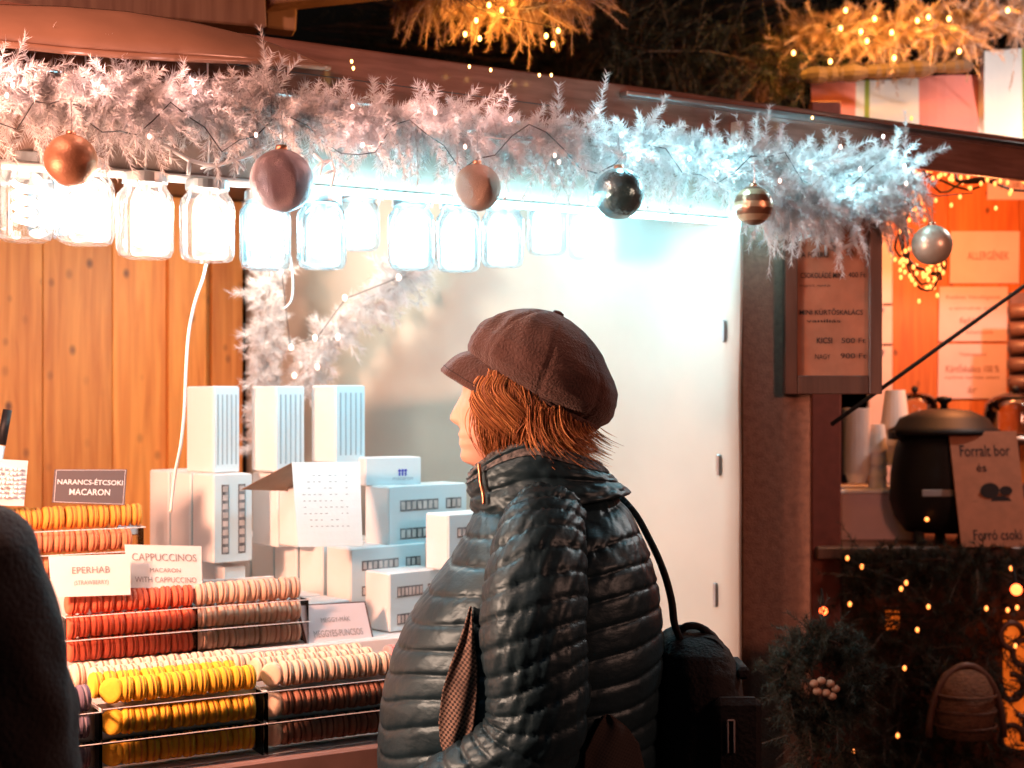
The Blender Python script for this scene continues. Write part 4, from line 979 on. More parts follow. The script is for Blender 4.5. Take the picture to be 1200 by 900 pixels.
lights = [(1062, 683), (1088, 711), (1075, 738), (1060, 783), (1052, 862), (1000, 880), (996, 708), (1010, 664), (993, 654), (1056, 690), (1156, 713), (1185, 666), (1181, 715), (1190, 757), (1192, 712)]
fairy('string_lights', 'string of amber lights twinkling in the dark greenery at the lower right', [P(990, 650, 4.26), P(1010, 664, 4.24), P(1062, 683, 4.24), P(1088, 711, 4.24), P(1075, 738, 4.24), P(1060, 783, 4.24), P(1052, 862, 4.24), P(1000, 880, 4.24)],
      [P(x, y, 4.235 + (.02 if i > 6 else 0)) for i, (x, y) in enumerate(lights)], M['netbulb'], .0055)
for px, py, r in ((1191, 691, .017), (965, 716, .012)):
    rb = thing('red_lamp', 'glowing red lamp %s' % ('at the right edge among the greenery' if px > 1000 else 'at the top of the wreath'), 'lamp', P(px, py, 4.22))
    MB().sphere(P(px, py, 4.22), r, 14, 10).build('globe', M['redbulb'], rb, smooth=True)
    MB().tube([P(px, py, 4.22) + Vector((0, 0, r)), P(px, py, 4.22) + Vector((0, .03, r + .05))], .004, 6).build('socket', M['black'], rb)
# basket
M['wicker'] = mat('wicker', (.24, .11, .06), .8, var=.5, vscale=60, bump=.8, bscale=90, stretch=(1, 1, 3))
bk = thing('wicker_basket', 'brown wicker basket with arched handle in the greenery', 'basket', P(1130, 865, 4.2)); bc = P(1130, 862, 4.2); s4 = 4.2 / F
MB().lathe([(.01, 0), (30 * s4, 0), (35 * s4, 30 * s4), (32 * s4, 56 * s4), (24 * s4, 72 * s4), (14 * s4, 79 * s4), (.004, 80 * s4)], bc, 28).build('body', M['wicker'], bk, smooth=True)
MB().tube([bc + Vector((44 * s4 * math.cos(a), -.02, 84 * s4 * math.sin(a))) for a in [math.pi * i / 16 for i in range(17)]], .010, 8).build('handle', M['wood_dark'], bk, smooth=True)
for i in range(3): MB().tube([bc + Vector((36 * s4 * math.cos(a), -36 * s4 * math.sin(a), (14 + 18 * i) * s4)) for a in [math.pi * k / 12 for k in range(13)]], .004, 5).build('band', M['wood_dark'], bk)
# lit lattice at right edge
lt = thing('lit_window', 'orange lit panel behind dark scrollwork at the lower right edge', 'lit panel', P(1200, 875, 4.35))
M['glow'] = mat('orange_lit_panel', (.9, .4, .05), .6, emit=(1, .15, .012), es=.3)
a = MB(); rect(a, 1178, 728, 1290, 878, 4.40, .02, 0); a.build('panel', M['glow'], lt)
a = MB()
for i in range(7):
    c = P(1186 + (i % 3) * 14, 745 + i * 20, 4.375); a.tube([c + Vector((.035 * math.cos(q), 0, .04 * math.sin(q))) for q in [i + 5 * k / 12 for k in range(13)]], .010, 6)
a.build('scrollwork', M['wood_dark'], lt, smooth=True)
l2 = thing('lit_window', 'small orange lit patch showing through the greenery above the wreath', 'lit panel', P(1046, 730, 4.3))
a = MB(); rect(a, 1038, 716, 1054, 738, 4.50, .01, 0); a.build('panel', M['glow'], l2)
a = MB(); rect(a, 1036, 711, 1056, 715, 4.49, .015, 0); rect(a, 1036, 739, 1056, 742, 4.49, .015, 0); a.build('frame', M['wood_dark'], l2)
# nets of warm lights at the top right
def net(label, path, n, sp, Y, seed, bx):
    r_ = random.Random(seed); bl = []
    for i in range(n):
        t = r_.random() * (len(path) - 1); k = int(t); f = t - k
        px = path[k][0] * (1 - f) + path[k + 1][0] * f + r_.gauss(0, sp[0]); py = path[k][1] * (1 - f) + path[k + 1][1] * f + r_.gauss(0, sp[1])
        bl.append(P(px, py, Y + r_.uniform(-.05, .05)))
    wires = []
    for j in range(4): wires += [P(p[0] + r_.gauss(0, sp[0] * .6), p[1] + r_.gauss(0, sp[1] * .8), Y + .02) for p in (path if j % 2 == 0 else path[::-1])]
    fairy('string_lights', label, smooth_path(wires, 3), bl, M['netbulb'], .0050, wr=.0035)
net('tangle of warm lights spread over dark twigs at the top right', [(1072, 190), (1100, 205), (1130, 200), (1160, 210), (1200, 205), (1240, 210)], 95, (12, 20), 4.0, 1, None)
net('curl of warm lights behind the pearly bauble', [(1075, 225), (1062, 255), (1055, 290), (1070, 320), (1088, 332), (1102, 318), (1100, 290)], 75, (7, 9), 3.9, 2, None)

# ================================================================== PEOPLE
def interp(tab, x):
    xs = [t[0] for t in tab]; return [float(np.interp(x, xs, [t[i] for t in tab])) for i in range(1, len(tab[0]))]
# z (relative to the eyes): front, back, half width, nose height, nose width
HEAD = sorted([(.122, .006, .02, .018, 0, .01), (.117, .022, .045, .038, 0, .01), (.105, .040, .068, .055, 0, .01), (.085, .056, .088, .068, 0, .01), (.06, .068, .10, .075, 0, .01), (.035, .078, .105, .078, 0, .01),
        (.018, .085, .105, .078, .000, .008), (0, .085, .104, .077, .003, .008), (-.012, .087, .102, .075, .007, .008), (-.025, .088, .099, .073, .013, .009), (-.038, .087, .093, .070, .020, .010), (-.045, .087, .089, .069, .021, .011), (-.052, .086, .085, .068, .010, .012),
        (-.058, .086, .083, .067, 0, .01), (-.067, .091, .079, .064, 0, .01), (-.073, .0885, .076, .062, 0, .01), (-.075, .086, .075, .061, 0, .01), (-.078, .089, .074, .060, 0, .01), (-.084, .0895, .072, .058, 0, .01), (-.092, .084, .070, .055, 0, .01), (-.104, .087, .066, .050, 0, .01), (-.113, .082, .063, .047, 0, .01),
        (-.120, .062, .062, .048, 0, .01), (-.130, .042, .062, .050, 0, .01), (-.150, .034, .066, .053, 0, .01), (-.20, .040, .078, .060, 0, .01), (-.24, .06, .09, .09, 0, .01)])
def head_pt(z, th, off=0):
    f, b, hw, nh, nw = interp(HEAD, z)
    c, s = math.cos(th), math.sin(th)
    rx = f if c > 0 else b; e = 2.25
    k = 1 / (abs(c) ** e + abs(s) ** e) ** (1 / e)
    x = -(rx + off) * c * k; y = (hw + off) * s * k
    if off == 0 and c > 0:
        x -= nh * math.exp(-(y / nw) ** 2)
        x += .010 * (math.exp(-((abs(y) - .031) / .014) ** 2 - ((z - .002) / .013) ** 2))       # eye sockets
        x -= .005 * math.exp(-((abs(y) - .031) / .010) ** 2 - ((z + .001) / .007) ** 2)           # lids over the eyeballs
        x -= .004 * math.exp(-((abs(y) - .028) / .02) ** 2 - ((z - .020) / .007) ** 2)            # brow
        x -= .003 * math.exp(-((abs(y) - .045) / .02) ** 2 - ((z + .035) / .02) ** 2)             # cheek
    return Vector((x, y, z))
def head_mb(mb, M4):
    zs = [-.24 + i * .0032 for i in range(114)]; zs = [z for z in zs if z < .1218] + [.1218]
    mb.loft([[M4 @ head_pt(z, 2 * math.pi * k / 140) for k in range(140)] for z in zs])
    for sy in (-1, 1):   # ears
        ctr = Vector((.012, sy * .078, -.022)); ring = []
        for i in range(8):
            a = i / 7; ring.append([M4 @ (ctr + Vector((.017 * (1 - .55 * a) * math.cos(q) + .006 * a, sy * (.014 * a - .004), .030 * (1 - .3 * a) * math.sin(q)))) for q in [2 * math.pi * k / 20 for k in range(20)]])
        mb.loft(ring)
def hand_mb(mb, wrist, dirn, palm_n, sc_=1.0):
    """palm, four bent fingers of different length and a thumb from the side of the palm"""
    d = Vector(dirn).normalized(); n = Vector(palm_n).normalized(); s = d.cross(n).normalized(); n = s.cross(d); wv = Vector(wrist)
    rings = []
    for t, hw, ht in ((-.02, .026, .02), (.0, .028, .018), (.03, .036, .016), (.06, .041, .014), (.085, .040, .012)):
        rings.append([wv + d * t * sc_ + s * hw * math.cos(q) * sc_ + n * ht * math.sin(q) * sc_ for q in [2 * math.pi * k / 16 for k in range(16)]])
    mb.loft(rings)
    for i, L_ in enumerate((.068, .078, .072, .056)):
        o = (-.030 + .020 * i) * sc_; b = wv + d * .075 * sc_ + s * o; p = [b]; a = 0
        for q, f in enumerate((.45, .32, .26)):
            a += R(22 + 6 * q); p.append(p[-1] + (d * math.cos(a) + n * math.sin(a)) * L_ * f * sc_)
        mb.tube(p, [.0095 * sc_, .009 * sc_, .0082 * sc_, .0065 * sc_], 10)
    b = wv + d * .02 * sc_ - s * .026 * sc_
    mb.tube([b, b + (d * .7 - s * .7 + n * .3) * .034 * sc_, b + (d * 1.0 - s * .75 + n * .5) * .056 * sc_, b + (d * 1.5 - s * .7 + n * .8) * .062 * sc_], [.014 * sc_, .0115 * sc_, .010 * sc_, .0075 * sc_], 10)
def body_thing(name, label, cat, eye, M4, torso_c, zoff, arms, legs, voxel):
    mb = MB(); head_mb(mb, M4)
    tc = Vector(torso_c)
    rings = []
    for z, hx, hy in ((.80, .13, .15), (.90, .15, .165), (1.00, .135, .15), (1.15, .125, .145), (1.24, .115, .15), (1.30, .095, .135), (1.35, .07, .11), (1.39, .055, .07), (1.44, .05, .05)):
        rings.append([Vector((tc.x + (.045 if voxel < .004 else 0), tc.y, 0)) + (Mrot(M4) @ Vector((hx * math.cos(q), hy * math.sin(q), 0))) + Vector((0, 0, (z + zoff))) for q in [2 * math.pi * k / 32 for k in range(32)]])
    mb.loft(rings)
    for pth, dd, nn in arms:
        mb.tube(smooth_path([Vector(p) for p in pth], 4), list(np.interp(np.linspace(0, 1, (len(pth) - 1) * 4 + 1), [0, .12, .3, .55, 1], [.030, .040, .040, .036, .024])), 16)
        hand_mb(mb, pth[-1], dd, nn)
    for pth, fd in legs:
        n_ = (len(pth) - 1) * 4 + 1
        mb.tube(smooth_path([Vector(p) for p in pth], 4), list(np.interp(np.linspace(0, 1, n_), [0, .5, .7, 1], [.085, .055, .055, .036])), 18)
        a = Vector(pth[-1]); fd = Vector(fd); mb.tube([a - fd * .05 + Vector((0, 0, -.035)), a + fd * .06 + Vector((0, 0, -.03)), a + fd * .16 + Vector((0, 0, -.045))], [.036, .038, .022], 12)
    tmp = mb.build('tmp_body', M['skin']); rm = tmp.modifiers.new('r', 'REMESH'); rm.mode = 'VOXEL'; rm.voxel_size = voxel; rm.use_smooth_shade = True
    me = bpy.data.meshes.new_from_object(tmp.evaluated_get(bpy.context.evaluated_depsgraph_get())); old = tmp.data
    bpy.data.objects.remove(tmp); bpy.data.meshes.remove(old)
    me.name = name; me.transform(Matrix.Translation((-tc.x, -tc.y, 0)))
    o = bpy.data.objects.new(name, me); COL.objects.link(o); o.location = (tc.x, tc.y, 0)
    return tag(o, label, cat)
def Mrot(m): return m.to_3x3()

# ---- quilted cloth
def fb(v, s): return noise.noise(Vector(v) * s)
def quilt_sleeve(mb, path, radii, seg=96, per=.033, amp=.0054, tilt=.75, seed=0, squash=1.0, down=2):
    n = 150; pp = smooth_path([Vector(p) for p in path], 20); L_ = [0]
    for i in range(1, len(pp)): L_.append(L_[-1] + (pp[i] - pp[i - 1]).length)
    tot = L_[-1]; rings = []; up = Vector((0, 1, 0))
    n = int(tot / .0035)
    def at(s):
        i = min(max(int(np.searchsorted(L_, s)) - 1, 0), len(pp) - 2); f = (s - L_[i]) / max(1e-9, L_[i + 1] - L_[i]); return pp[i].lerp(pp[i + 1], f)
    for i in range(n + 1):
        s = tot * i / n; c = at(s); t = (at(min(s + .03, tot)) - at(max(s - .03, 0))).normalized()
        a = t.cross(up).normalized(); b = a.cross(t).normalized()
        r0 = float(np.interp(s / tot, np.linspace(0, 1, len(radii)), radii)); ring = []
        for k in range(seg):
            q = 2 * math.pi * k / seg; d = a * math.cos(q) + b * math.sin(q); p0 = c + d * r0
            ph = s / per + tilt * math.cos(q) + .35 * fb(p0, 9) + seed
            fr = ph - math.floor(ph); e_ = abs(2 * fr - 1); puff = 1 - e_ ** 4.5
            wr = fb(Vector((q * 5.5 + ph * .9, s * 14, seed)), 1.0); pk = fb(Vector((q * 13 + ph * 1.6, ph * 1.2, seed + 5)), 1.0)
            r = r0 + amp * puff + .0036 * wr + .0042 * pk * (.25 + e_ ** 1.5) + .007 * fb(p0, 7)
            ring.append(c + d * r)
        rings.append(ring)
    mb.loft(rings)
EY = 2.35; k_ = EY / F
def wx(px): return (px - 600) * k_
def wz(py): return CZ + (470 - py) * k_
TOR = [(572, 590, 712, .065), (585, 568, 728, .10), (600, 555, 739, .135), (620, 546, 750, .17), (650, 529, 762, .20), (680, 505, 770, .215), (720, 478, 775, .225), (760, 461, 776, .232), (810, 448, 772, .235), (860, 443, 771, .235), (920, 441, 773, .235), (985, 446, 772, .23), (1012, 452, 766, .222)]
def tor_pt(py, th, off=0.):
    xf, xb, hy = interp(TOR, py); xf, xb = wx(xf), wx(xb); cx = (xf + xb) / 2; rx = (xb - xf) / 2; e = 2.35
    c, s = math.cos(th), math.sin(th); k = 1 / (abs(c) ** e + abs(s) ** e) ** (1 / e)
    return Vector((cx - (rx + off) * c * k, EY + (hy + off) * s * k, wz(py)))
jk = MB(); rings = []
for i in range(250):
    py = 572 + 440 * i / 249; ring = []
    for k in range(220):
        th = 2 * math.pi * k / 220; p = tor_pt(py, th)
        ph = (p.z + .03 * math.cos(th) * 1) / .041 + .38 * fb(p, 6)
        fr = ph - math.floor(ph); e_ = abs(2 * fr - 1); puff = 1 - e_ ** 4.5; pk = fb(Vector((th * 19 + ph * 2.2, ph * 1.1, 8)), 1.0)
        up_ = max(0, min(1, (760 - py) / 120))
        wr = fb(Vector((th * 7 - ph * 1.1, p.z * 22, 3)), 1.0)
        off = .0050 * puff - .006 + .0050 * up_ * wr * (1.2 - puff * .6) + .003 * fb(p, 5) + (.0016 + .0026 * up_) * pk * (.25 + e_ ** 1.5)
        ring.append(tor_pt(py, th, off))
    rings.append(ring)
jk.loft(rings)
near = [P(645, 596, 2.235), P(634, 632, 2.185), P(627, 690, 2.14), P(624, 750, 2.115), P(630, 815, 2.105), P(622, 868, 2.10), P(585, 905, 2.10), P(530, 932, 2.11), P(485, 950, 2.14)]
rad = [.050, .070, .075, .075, .073, .071, .066, .058, .048]
quilt_sleeve(jk, near, rad, seed=1.3)
far = [Vector((p.x * 1.05, 2 * EY - p.y, p.z)) for p in near]
quilt_sleeve(jk, far, rad, seed=4.1)
# standing collar
crings = []
def col_ring(t, off):
    r = []
    for k in range(140):
        th = 2 * math.pi * k / 140; c, s = math.cos(th), math.sin(th)
        xf = 556 + (550 - 556) * t; xb = 738 + (704 - 738) * t; zb = 600 - 22 * (1 - c) / 2 * 1; zt = 519 + 42 * max(0, c) ** 2.2 + 30 * max(0, -c)
        hy = .118 + (.088 - .118) * t; cx = wx((xf + xb) / 2); rx = (xb - xf) / 2 * k_
        pz = wz(zb + (zt - zb) * t)
        ph = t * 2.2 + .15 * fb((c * .2, s * .2, t), 9); fr = ph - math.floor(ph); puff = 1 - abs(2 * fr - 1) ** 3
        o = off + .006 * puff + .004 * fb((c * 1.2, s * 1.2, t * 1.2 + 4), 6)
        r.append(Vector((cx - (rx + o) * c, EY + (hy + o) * s, pz)))
    return r
for i in range(36): crings.append(col_ring(i / 35, 0))
for i in range(12): crings.append([p + Vector((0, 0, .003 * math.sin(i / 11 * 3.14))) for p in col_ring(1 - i / 11 * .6, -.012 - .004 * min(1, i / 3))])
jk.loft(crings, cap=False)
# ---- the woman
Ch = Vector((wx(603), EY, wz(463)))
M4 = Matrix.Translation(Ch) @ Matrix.Rotation(R(-7), 4, 'Z') @ Matrix.Rotation(R(2), 4, 'Y')
inner = lambda pts: [Vector(p) for p in pts]
leg = lambda sy: [Vector((wx(610), EY + sy * .09, .88)), Vector((wx(608), EY + sy * .095, .48)), Vector((wx(612), EY + sy * .10, .09))]
woman = body_thing('person', 'person in brown newsboy cap and quilted teal black jacket, hands in pockets, facing the stall', 'person', 0, M4, (wx(612), EY, 0), 0,
    [([near[0], near[1], near[3], near[5], P(604, 893, 2.13)], (-1, .12, -.40), (0, .3, -1)), ([far[0], far[1], far[3], far[5], Vector((P(604, 893, 2.13).x, 2 * EY - 2.13, P(604, 893, 2.13).z))], (-1, -.12, -.40), (0, -.3, -1))], [(leg(-1), (-1, 0, 0)), (leg(1), (-1, 0, 0))], .0034)
def attach(mb, name, m, body, smooth=True):
    return mb.build(name, m, body, smooth=smooth)
attach(jk, 'jacket', M['jacket'], woman)
# inner speckled lining peeking above the collar
lin = MB(); lr = []
for i in range(10): lr.append([p + Vector((0, 0, .010 * math.sin(i / 9 * 3.1) + .0)) for p in col_ring(1.0 - .04 * abs(i - 4), -.004 - .012 * i / 9 + .006)])
lin.loft(lr, cap=False); attach(lin, 'collar_lining', M['collar_in'], woman)
zp = [P(553, 556, 2.275), P(560, 572, 2.25), P(567, 590, 2.235), P(570, 606, 2.225)]
zp = []
for t in (1.0, .8, .6, .4, .2):
    rr = col_ring(t, .009); zp.append(rr[124])
attach(MB().tube(smooth_path(zp), .0030, 8), 'zipper', M['brass'], woman)
# houndstooth panels
def patch(rows, off, name, m_=None):
    def fn(u, v):
        x = v * (len(rows) - 1); i = min(int(x), len(rows) - 2); f = x - i
        py = rows[i][0] * (1 - f) + rows[i + 1][0] * f; l = rows[i][1] * (1 - f) + rows[i + 1][1] * f; r = rows[i][2] * (1 - f) + rows[i + 1][2] * f
        Yg = 2.14; px = l + (r - l) * u; X = (px - 600) / F * Yg; z = CZ + (470 - py) / F * Yg
        pyy = 470 - (z - CZ) / k_; xf, xb, hy = interp(TOR, pyy); xf, xb = wx(xf), wx(xb); cx = (xf + xb) / 2; rx = (xb - xf) / 2
        q = max(-.999, min(.999, (X - cx) / rx)); y = EY - (hy * (1 - abs(q) ** 2.35) ** (1 / 2.35)) - off - .004 * math.sin(u * 9 + v * 5)
        return Vector((X, y, z))
    attach(MB().sheet(fn, 20, 40, (0, .004, 0)), name, m_ or M['tweed'], woman)
patch([(712, 550, 553), (745, 540, 556), (780, 527, 560), (810, 518, 560), (845, 514, 556), (870, 516, 548), (888, 524, 542)], .010, 'tweed_panel')
patch([(838, 706, 716), (856, 696, 736), (880, 684, 752), (930, 680, 764)], .004, 'tweed_panel', M['tweed2'])
# trousers, boots
tr = MB()
for sy in (-1, 1):
    L_ = leg(sy); tr.tube(smooth_path([L_[0] + Vector((0, 0, .02)), L_[1], L_[2] + Vector((0, 0, .02))], 8), list(np.interp(np.linspace(0, 1, 17), [0, .5, 1], [.115, .078, .062])), 20)
attach(tr, 'trousers', M['trousers'], woman)
for sy in (-1, 1):
    a = leg(sy)[2]; b = MB(); b.tube([a + Vector((0, 0, .14)), a + Vector((0, 0, .02)), a + Vector((0, 0, -.03))], [.055, .052, .05], 16)
    b.tube([a + Vector((.055, 0, -.045)), a + Vector((-.05, 0, -.043)), a + Vector((-.14, 0, -.052)), a + Vector((-.19, 0, -.06))], [.042, .045, .038, .02], 14)
    attach(b, 'boot', M['boot'], woman)
# hair
hr = MB()
def hair_pt(th, z, off): return M4 @ head_pt(z, th, off)
def strand(pts, r0):
    n_ = len(pts); hr.tube(smooth_path(pts, 2), [r0 * (1 - .75 * (i / (2 * (n_ - 1))) ** 2) for i in range(2 * (n_ - 1) + 1)], 4, cap=False)
hs = random.Random(21)
def capz(th):   # height of the cap band round the head, in head space: higher at the brow, lower at the nape
    c = math.cos(th); return .028 * max(0, c) + .012 + (-.052) * max(0, -c)
for i in range(7500):
    th = hs.uniform(R(70), R(290))
    sgn = 1 if th < math.pi else -1
    back = max(0, -math.cos(th)); front = max(0, math.cos(th)); z0 = capz(th) + hs.uniform(.0, .02)
    zend = -.105 - .035 * back + hs.uniform(-.022, .022) + .02 * front; fl = hs.random() ** 2
    drift = hs.gauss(0, .13) + .12 * math.sin(th * 17) + sgn * .22 * front; wv = hs.uniform(0, 6.28); lo_ = hs.uniform(.002, .018)
    pts = []
    for j in range(8):
        t = j / 7; z = z0 + (zend - z0) * t
        a_ = th + drift * math.sin(t * 2.6) + .05 * math.sin(t * 5 + wv)
        off = lo_ * .7 + .011 * math.sin(t * math.pi) + .026 * fl * max(0, t - .6) / .4 * (.3 + back) + .006 * back
        pts.append(hair_pt(a_, z, off))
        if back > .3 and t > .7: pts[-1] = pts[-1] + Vector((.05 * (t - .7) / .3 * fl * back, 0, .006 * fl))
    strand(pts, hs.uniform(.00045, .0009))
# loose side locks that sweep forward over the cheek on both sides
for sy in (-1, 1):
    for i in range(1500):
        z0 = hs.uniform(.0, .030); th0 = hs.uniform(R(58), R(90)); pts = []; e = hs.uniform(.5, 1); sw = hs.uniform(-.05, .25); l_ = hs.uniform(.004, .016)
        for j in range(8):
            t = j / 7 * e; a_ = th0 - .10 * math.sin(t * 3.0) + (.85 + sw) * max(0, t - .2)
            pts.append(hair_pt(-sy * a_, z0 - .100 * t, l_ + .010 * math.sin(t * 3.1)))
        strand(pts, hs.uniform(.00045, .0009))
# ends at the nape flicking out over the collar
for i in range(2200):
    th = hs.uniform(R(105), R(255)); pts = []; l_ = hs.uniform(.012, .026); ln = hs.uniform(.45, 1); kk = hs.uniform(.25, 1.15); zr_ = hs.uniform(-.058, -.012); th += hs.gauss(0, .05)
    for j in range(8):
        t = j / 7 * ln; p = hair_pt(th, zr_ - .060 * t, l_)
        rad_ = Vector((p.x - Ch.x, p.y - Ch.y, 0)).normalized(); b_ = .35 + .65 * max(0, -math.cos(th))
        pts.append(p + rad_ * (.062 * kk * b_ * t ** 1.7) + Vector((.020 * t * t * kk, 0, -.014 * t + .012 * t * t)))
    strand(pts, hs.uniform(.0005, .0009))
attach(hr, 'hair', M['hair'], woman)
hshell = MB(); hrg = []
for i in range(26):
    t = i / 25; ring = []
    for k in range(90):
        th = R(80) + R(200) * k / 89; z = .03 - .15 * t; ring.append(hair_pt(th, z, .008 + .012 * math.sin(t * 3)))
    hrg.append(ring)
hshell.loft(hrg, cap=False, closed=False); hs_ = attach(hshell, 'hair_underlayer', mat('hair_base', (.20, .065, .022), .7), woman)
# ---- newsboy cap
ang = R(26); oc = Vector((wx(632), EY, wz(468)))
sv = Vector((math.cos(ang), 0, -math.sin(ang))); tv = Vector((math.sin(ang), 0, math.cos(ang))); yv = Vector((0, 1, 0))
CP = [(-9, -80, 68, .078), (-3, -84, 74, .085), (3, -90, 80, .095), (10, -97, 85, .106), (20, -103, 87, .117), (32, -104, 86, .122), (45, -101, 80, .121), (57, -95, 70, .114), (68, -87, 57, .103), (78, -77, 44, .088), (87, -64, 28, .068), (94, -50, 12, .045), (98, -36, -4, .022), (99.5, -26, -16, .006)]
def cap_pt(t, th, off=0):
    a, b, hy = interp(CP, t); cs_ = (a + b) / 2; rs = (b - a) / 2
    c, s = math.cos(th), math.sin(th)
    f = max(0, c); pl = .0034 * math.sin(th * 15 + 1.8 * math.sin(t * .05)) * (.10 + 1.0 * f * f) * min(1, max(0, t / 30)) * min(1, (99 - t) / 30)
    seam = -.0030 * math.exp(-((((th / (math.pi / 4)) + .5) % 1 - .5) / .035) ** 2) * min(1, (99.6 - t) / 20)
    sag = .004 * fb((c, s, t * .02), 2.5)
    o = off + pl + seam + sag
    return oc + sv * (cs_ * k_ - (rs * k_ + o) * c) + yv * ((hy + o) * s) + tv * (t * k_)
cm = MB(); ts = list(np.linspace(-9, 99.5, 90))
cm.loft([[cap_pt(t, 2 * math.pi * k / 180) for k in range(180)] for t in ts])
capo = attach(cm, 'cap', M['cap'], woman)
bd = MB(); bd.loft([[cap_pt(t, 2 * math.pi * k / 120, o) for k in range(120)] for t, o in ((-11, .001), (-10, .0045), (-1, .0045), (2, .001), (0, -.003), (-10, -.003), (-11, .001))], cap=False)
sub(bd, 'band', M['cap'], capo, True)
# brim: from the front of the band forwards and down
def brim(u, v):
    th = R(-84) + R(168) * u; c, s = math.cos(th), math.sin(th)
    base = cap_pt(24 * max(0, c) ** .9 - 8, th, -.004)
    ext = max(0, math.cos(th * 1.06)) ** .62
    d = Vector((-1, 0, -.62)).normalized()
    tip = base + d * (.057 * ext) + Vector((0, s * .006, -.006 * (1 - c)))
    p = base.lerp(tip, v); p.z += (.007 * math.sin(v * 3.14) - .016 * s * s * v) * ext; return p
br = MB(); br.sheet(brim, 50, 16, (0, 0, -.0045)); bo = attach(br, 'cap_brim', M['cap'], woman); 
st = MB(); st.tube([brim(i / 49, .90) + Vector((0, 0, .0006)) for i in range(2, 48)], .0007, 4); sub(st, 'stitching', M['ink'], bo)
bt = MB().lathe([(.002, .0), (.010, .001), (.009, .005), (.003, .007)], cap_pt(99, 0) + tv * -.001 + sv * .006, 16, (sv, yv, tv)); sub(bt, 'button', M['cap'], capo, True)

# ---- shoulder bag
BG = [(737, 800, 826, .02), (741, 790, 834, .05), (748, 780, 843, .085), (760, 774, 854, .115), (778, 769, 864, .135), (800, 766, 868, .145), (860, 763, 872, .15), (930, 762, 876, .15), (990, 766, 872, .14), (1008, 776, 860, .12), (1014, 795, 840, .06)]
bag = thing('shoulder_bag', 'black fabric bag slung behind the woman with a strap over her shoulder', 'bag', Vector((wx(820), EY + .03, wz(1014))))
bb = MB(); rg = []
for i in range(110):
    py = 737 + 277 * i / 109; l, r, hy = interp(BG, py); ring = []
    for k in range(90):
        th = 2 * math.pi * k / 90; c, s = math.cos(th), math.sin(th); e = 2.7; q = 1 / (abs(c) ** e + abs(s) ** e) ** (1 / e)
        cx = wx((l + r) / 2); rx = (r - l) / 2 * k_; o = .007 * fb((c * .3, s * .3, py * .003), 6) + .002 * fb((c, s, py * .02), 8)
        ring.append(Vector((cx + (rx + o) * c * q, EY + .03 + (hy + o) * s * q, wz(py))))
    rg.append(ring)
bb.loft(rg); bb.build('body', M['bag'], bag, smooth=True)
MB().box(Vector((wx(850), EY - .122, wz(845))), (.075, .03, .13), None, .010).build('pocket', M['bag'], bag)
zz = MB(); zz.tube([Vector((wx(838), EY - .139, wz(822))), Vector((wx(838), EY - .139, wz(858)))], .0014, 5); zz.tube([Vector((wx(845), EY - .139, wz(822))), Vector((wx(845), EY - .139, wz(858)))], .0014, 5); zz.tube([Vector((wx(838), EY - .139, wz(822))), Vector((wx(845), EY - .139, wz(822)))], .0014, 5); zz.build('zip_pull', M['inkg'], bag)
MB().tube(smooth_path([Vector((wx(795), EY, wz(744))), Vector((wx(803), EY - .01, wz(733))), Vector((wx(820), EY - .01, wz(734))), Vector((wx(836), EY - .01, wz(748)))]), .0065, 8).build('handle', M['bag'], bag, smooth=True)
MB().tube(smooth_path([Vector((wx(822), EY - .03, wz(744))), Vector((wx(834), EY - .04, wz(746))), Vector((wx(842), EY - .05, wz(754)))]), .0025, 6).build('cord_end', M['bag'], bag, smooth=True)
MB().box(Vector((wx(864), EY - .02, wz(780))), (.02, .10, .02), None, .005).build('side_tab', M['bag'], bag)
sp = smooth_path([Vector((wx(797), EY - .02, wz(750))), Vector((wx(788), EY - .03, wz(728))), Vector((wx(785), EY - .02, wz(700))), Vector((wx(777), EY, wz(668))), Vector((wx(764), EY + .03, wz(636))), Vector((wx(744), EY + .07, wz(600))), Vector((wx(712), EY + .12, wz(574))), Vector((wx(665), EY + .17, wz(580))), Vector((wx(610), EY + .23, wz(630))), Vector((wx(600), EY + .27, wz(720))), Vector((wx(690), EY + .27, wz(840))), Vector((wx(770), EY + .14, wz(900)))], 5)
ring = []
smb = MB()
for i in range(len(sp) - 1):
    pass
smb.tube([p + Vector((0, -.008, 0)) for p in sp], .0055, 8); smb.tube([p + Vector((0, .0, .0)) for p in sp], .0055, 8); smb.tube([p + Vector((0, .008, 0)) for p in sp], .0055, 8)
smb.build('strap', M['bag'], bag, smooth=True)

# ---- the person at the left edge, seen from behind
Y2 = 1.50; q2 = lambda px, py, Y=Y2: P(px, py, Y)
LX = -.745
M4b = Matrix.Translation(Vector((LX + .01, Y2, 1.605))) @ Matrix.Rotation(R(-78), 4, 'Z')
armR = [q2(-62, 630), q2(-22, 668), q2(-2, 750), q2(14, 850, 1.52), q2(14, 930, 1.58), q2(-20, 985, 1.68), q2(-60, 1010, 1.78)]
armL = [Vector((2 * LX - p.x, p.y, p.z)) for p in armR]
legb = lambda s: [Vector((LX + s * .09, Y2, .90)), Vector((LX + s * .095, Y2 + .01, .48)), Vector((LX + s * .10, Y2, .09))]
man = body_thing('person', 'person in dark wool coat at the left edge, seen from behind', 'person', 0, M4b, (LX, Y2, 0), .03,
    [(armR, (-.4, .9, -.2), (-.3, 0, -1)), (armL, (.4, .9, -.2), (.3, 0, -1))], [(legb(-1), (0, 1, 0)), (legb(1), (0, 1, 0))], .006)
ct = MB(); CT = [(560, .07, .08), (572, .10, .10), (590, .150, .12), (612, .195, .135), (645, .225, .145), (700, .232, .15), (800, .228, .155), (900, .225, .16), (1050, .235, .17), (1250, .255, .18), (1450, .27, .18)]
rg = []
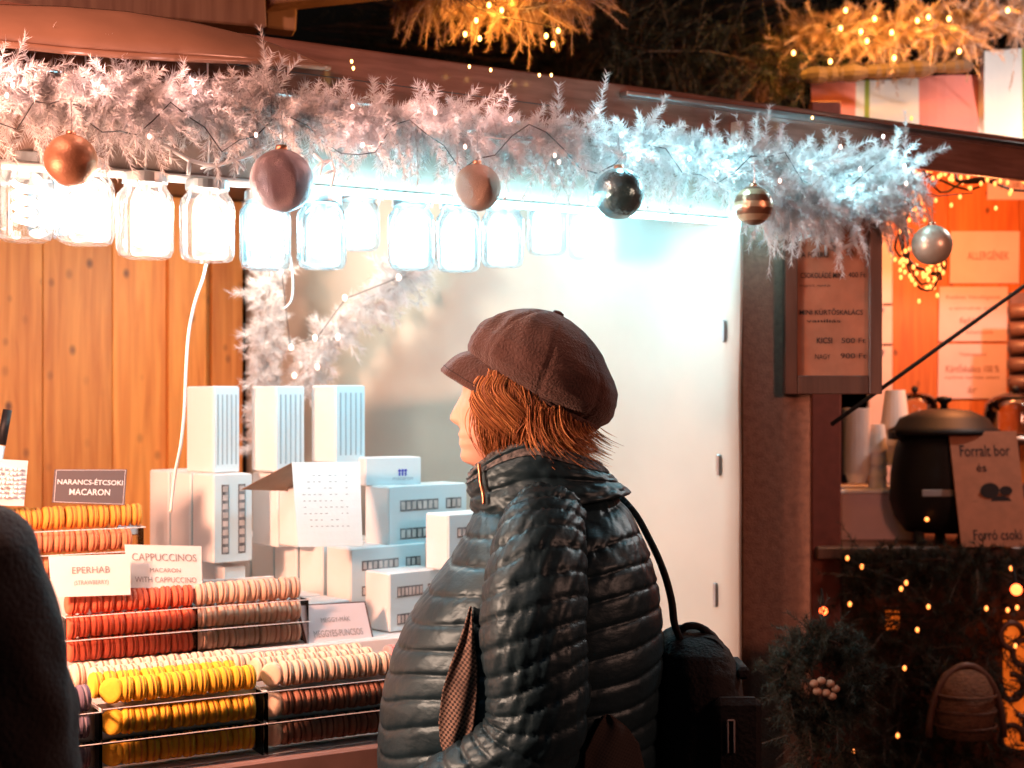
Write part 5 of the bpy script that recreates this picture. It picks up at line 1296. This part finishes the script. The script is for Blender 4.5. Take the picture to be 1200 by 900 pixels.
for i in range(160):
    py = 560 + 890 * i / 159; hx, hy = interp(CT, py); ring = []
    for k in range(96):
        th = 2 * math.pi * k / 96; c, s = math.cos(th), math.sin(th); e = 2.4; q = 1 / (abs(c) ** e + abs(s) ** e) ** (1 / e); z = CZ + (470 - py) / F * Y2
        o = .006 * fb((c * .4, s * .4, z), 4) + .003 * fb((c, s, z * 2), 9)
        ring.append(Vector((LX + (hx + o) * c * q, Y2 + (hy + o) * s * q, z)))
    rg.append(ring)
ct.loft(rg)
def plain_sleeve(path, rads):
    pp = smooth_path([Vector(p) for p in path], 10); rings = []; n_ = len(pp)
    for i, c in enumerate(pp):
        t = (pp[min(i + 1, n_ - 1)] - pp[max(0, i - 1)]).normalized(); a = t.cross(Vector((0, 1, 0.1))).normalized(); b = a.cross(t)
        r0 = float(np.interp(i / (n_ - 1), np.linspace(0, 1, len(rads)), rads)); rings.append([c + (a * math.cos(q) + b * math.sin(q)) * (r0 + .010 * fb(c + a * math.cos(q) * .1 + b * math.sin(q) * .1, 14)) for q in [2 * math.pi * k / 48 for k in range(48)]])
    ct.loft(rings)
for ar in (armR, armL): plain_sleeve(ar, [.05, .066, .070, .068, .066, .058, .048])
ct.loft([[Vector((LX + r * math.cos(q), Y2 + .01 + r * 1.05 * math.sin(q), z)) for q in [2 * math.pi * k / 48 for k in range(48)]] for r, z in ((.115, 1.43), (.10, 1.47), (.085, 1.52), (.078, 1.52), (.08, 1.46))], cap=False)
attach(ct, 'coat', M['coat'], man)
tr = MB()
for s in (-1, 1): tr.tube(legb(s), [.12, .085, .07], 18)
attach(tr, 'trousers', M['trousers'], man)
for s in (-1, 1):
    a = legb(s)[2]; b = MB(); b.tube([a + Vector((0, 0, .1)), a + Vector((0, 0, -.03))], [.055, .055], 14); b.tube([a + Vector((0, -.06, -.045)), a + Vector((0, .08, -.045)), a + Vector((0, .20, -.06))], [.042, .045, .02], 12); attach(b, 'boot', M['boot'], man)
hr = MB()
for i in range(900):
    th = hs.uniform(R(55), R(305)); z0 = .118; pts = []
    ze = hs.uniform(-.09, .0)
    for j in range(7):
        t = j / 6; z = z0 + (ze - z0) * t ** 1.3; pts.append(M4b @ head_pt(z, th, .006 + hs.uniform(0, .003)))
    hr.tube(pts, [.0022] * 6 + [.0008], 4, cap=False)
hr.loft([[M4b @ head_pt(z, R(58) + R(244) * k / 60, .004) for k in range(61)] for z in (.121, .11, .09, .05, .0, -.05, -.08)], cap=False, closed=False)
attach(hr, 'hair', M['trousers'], man)
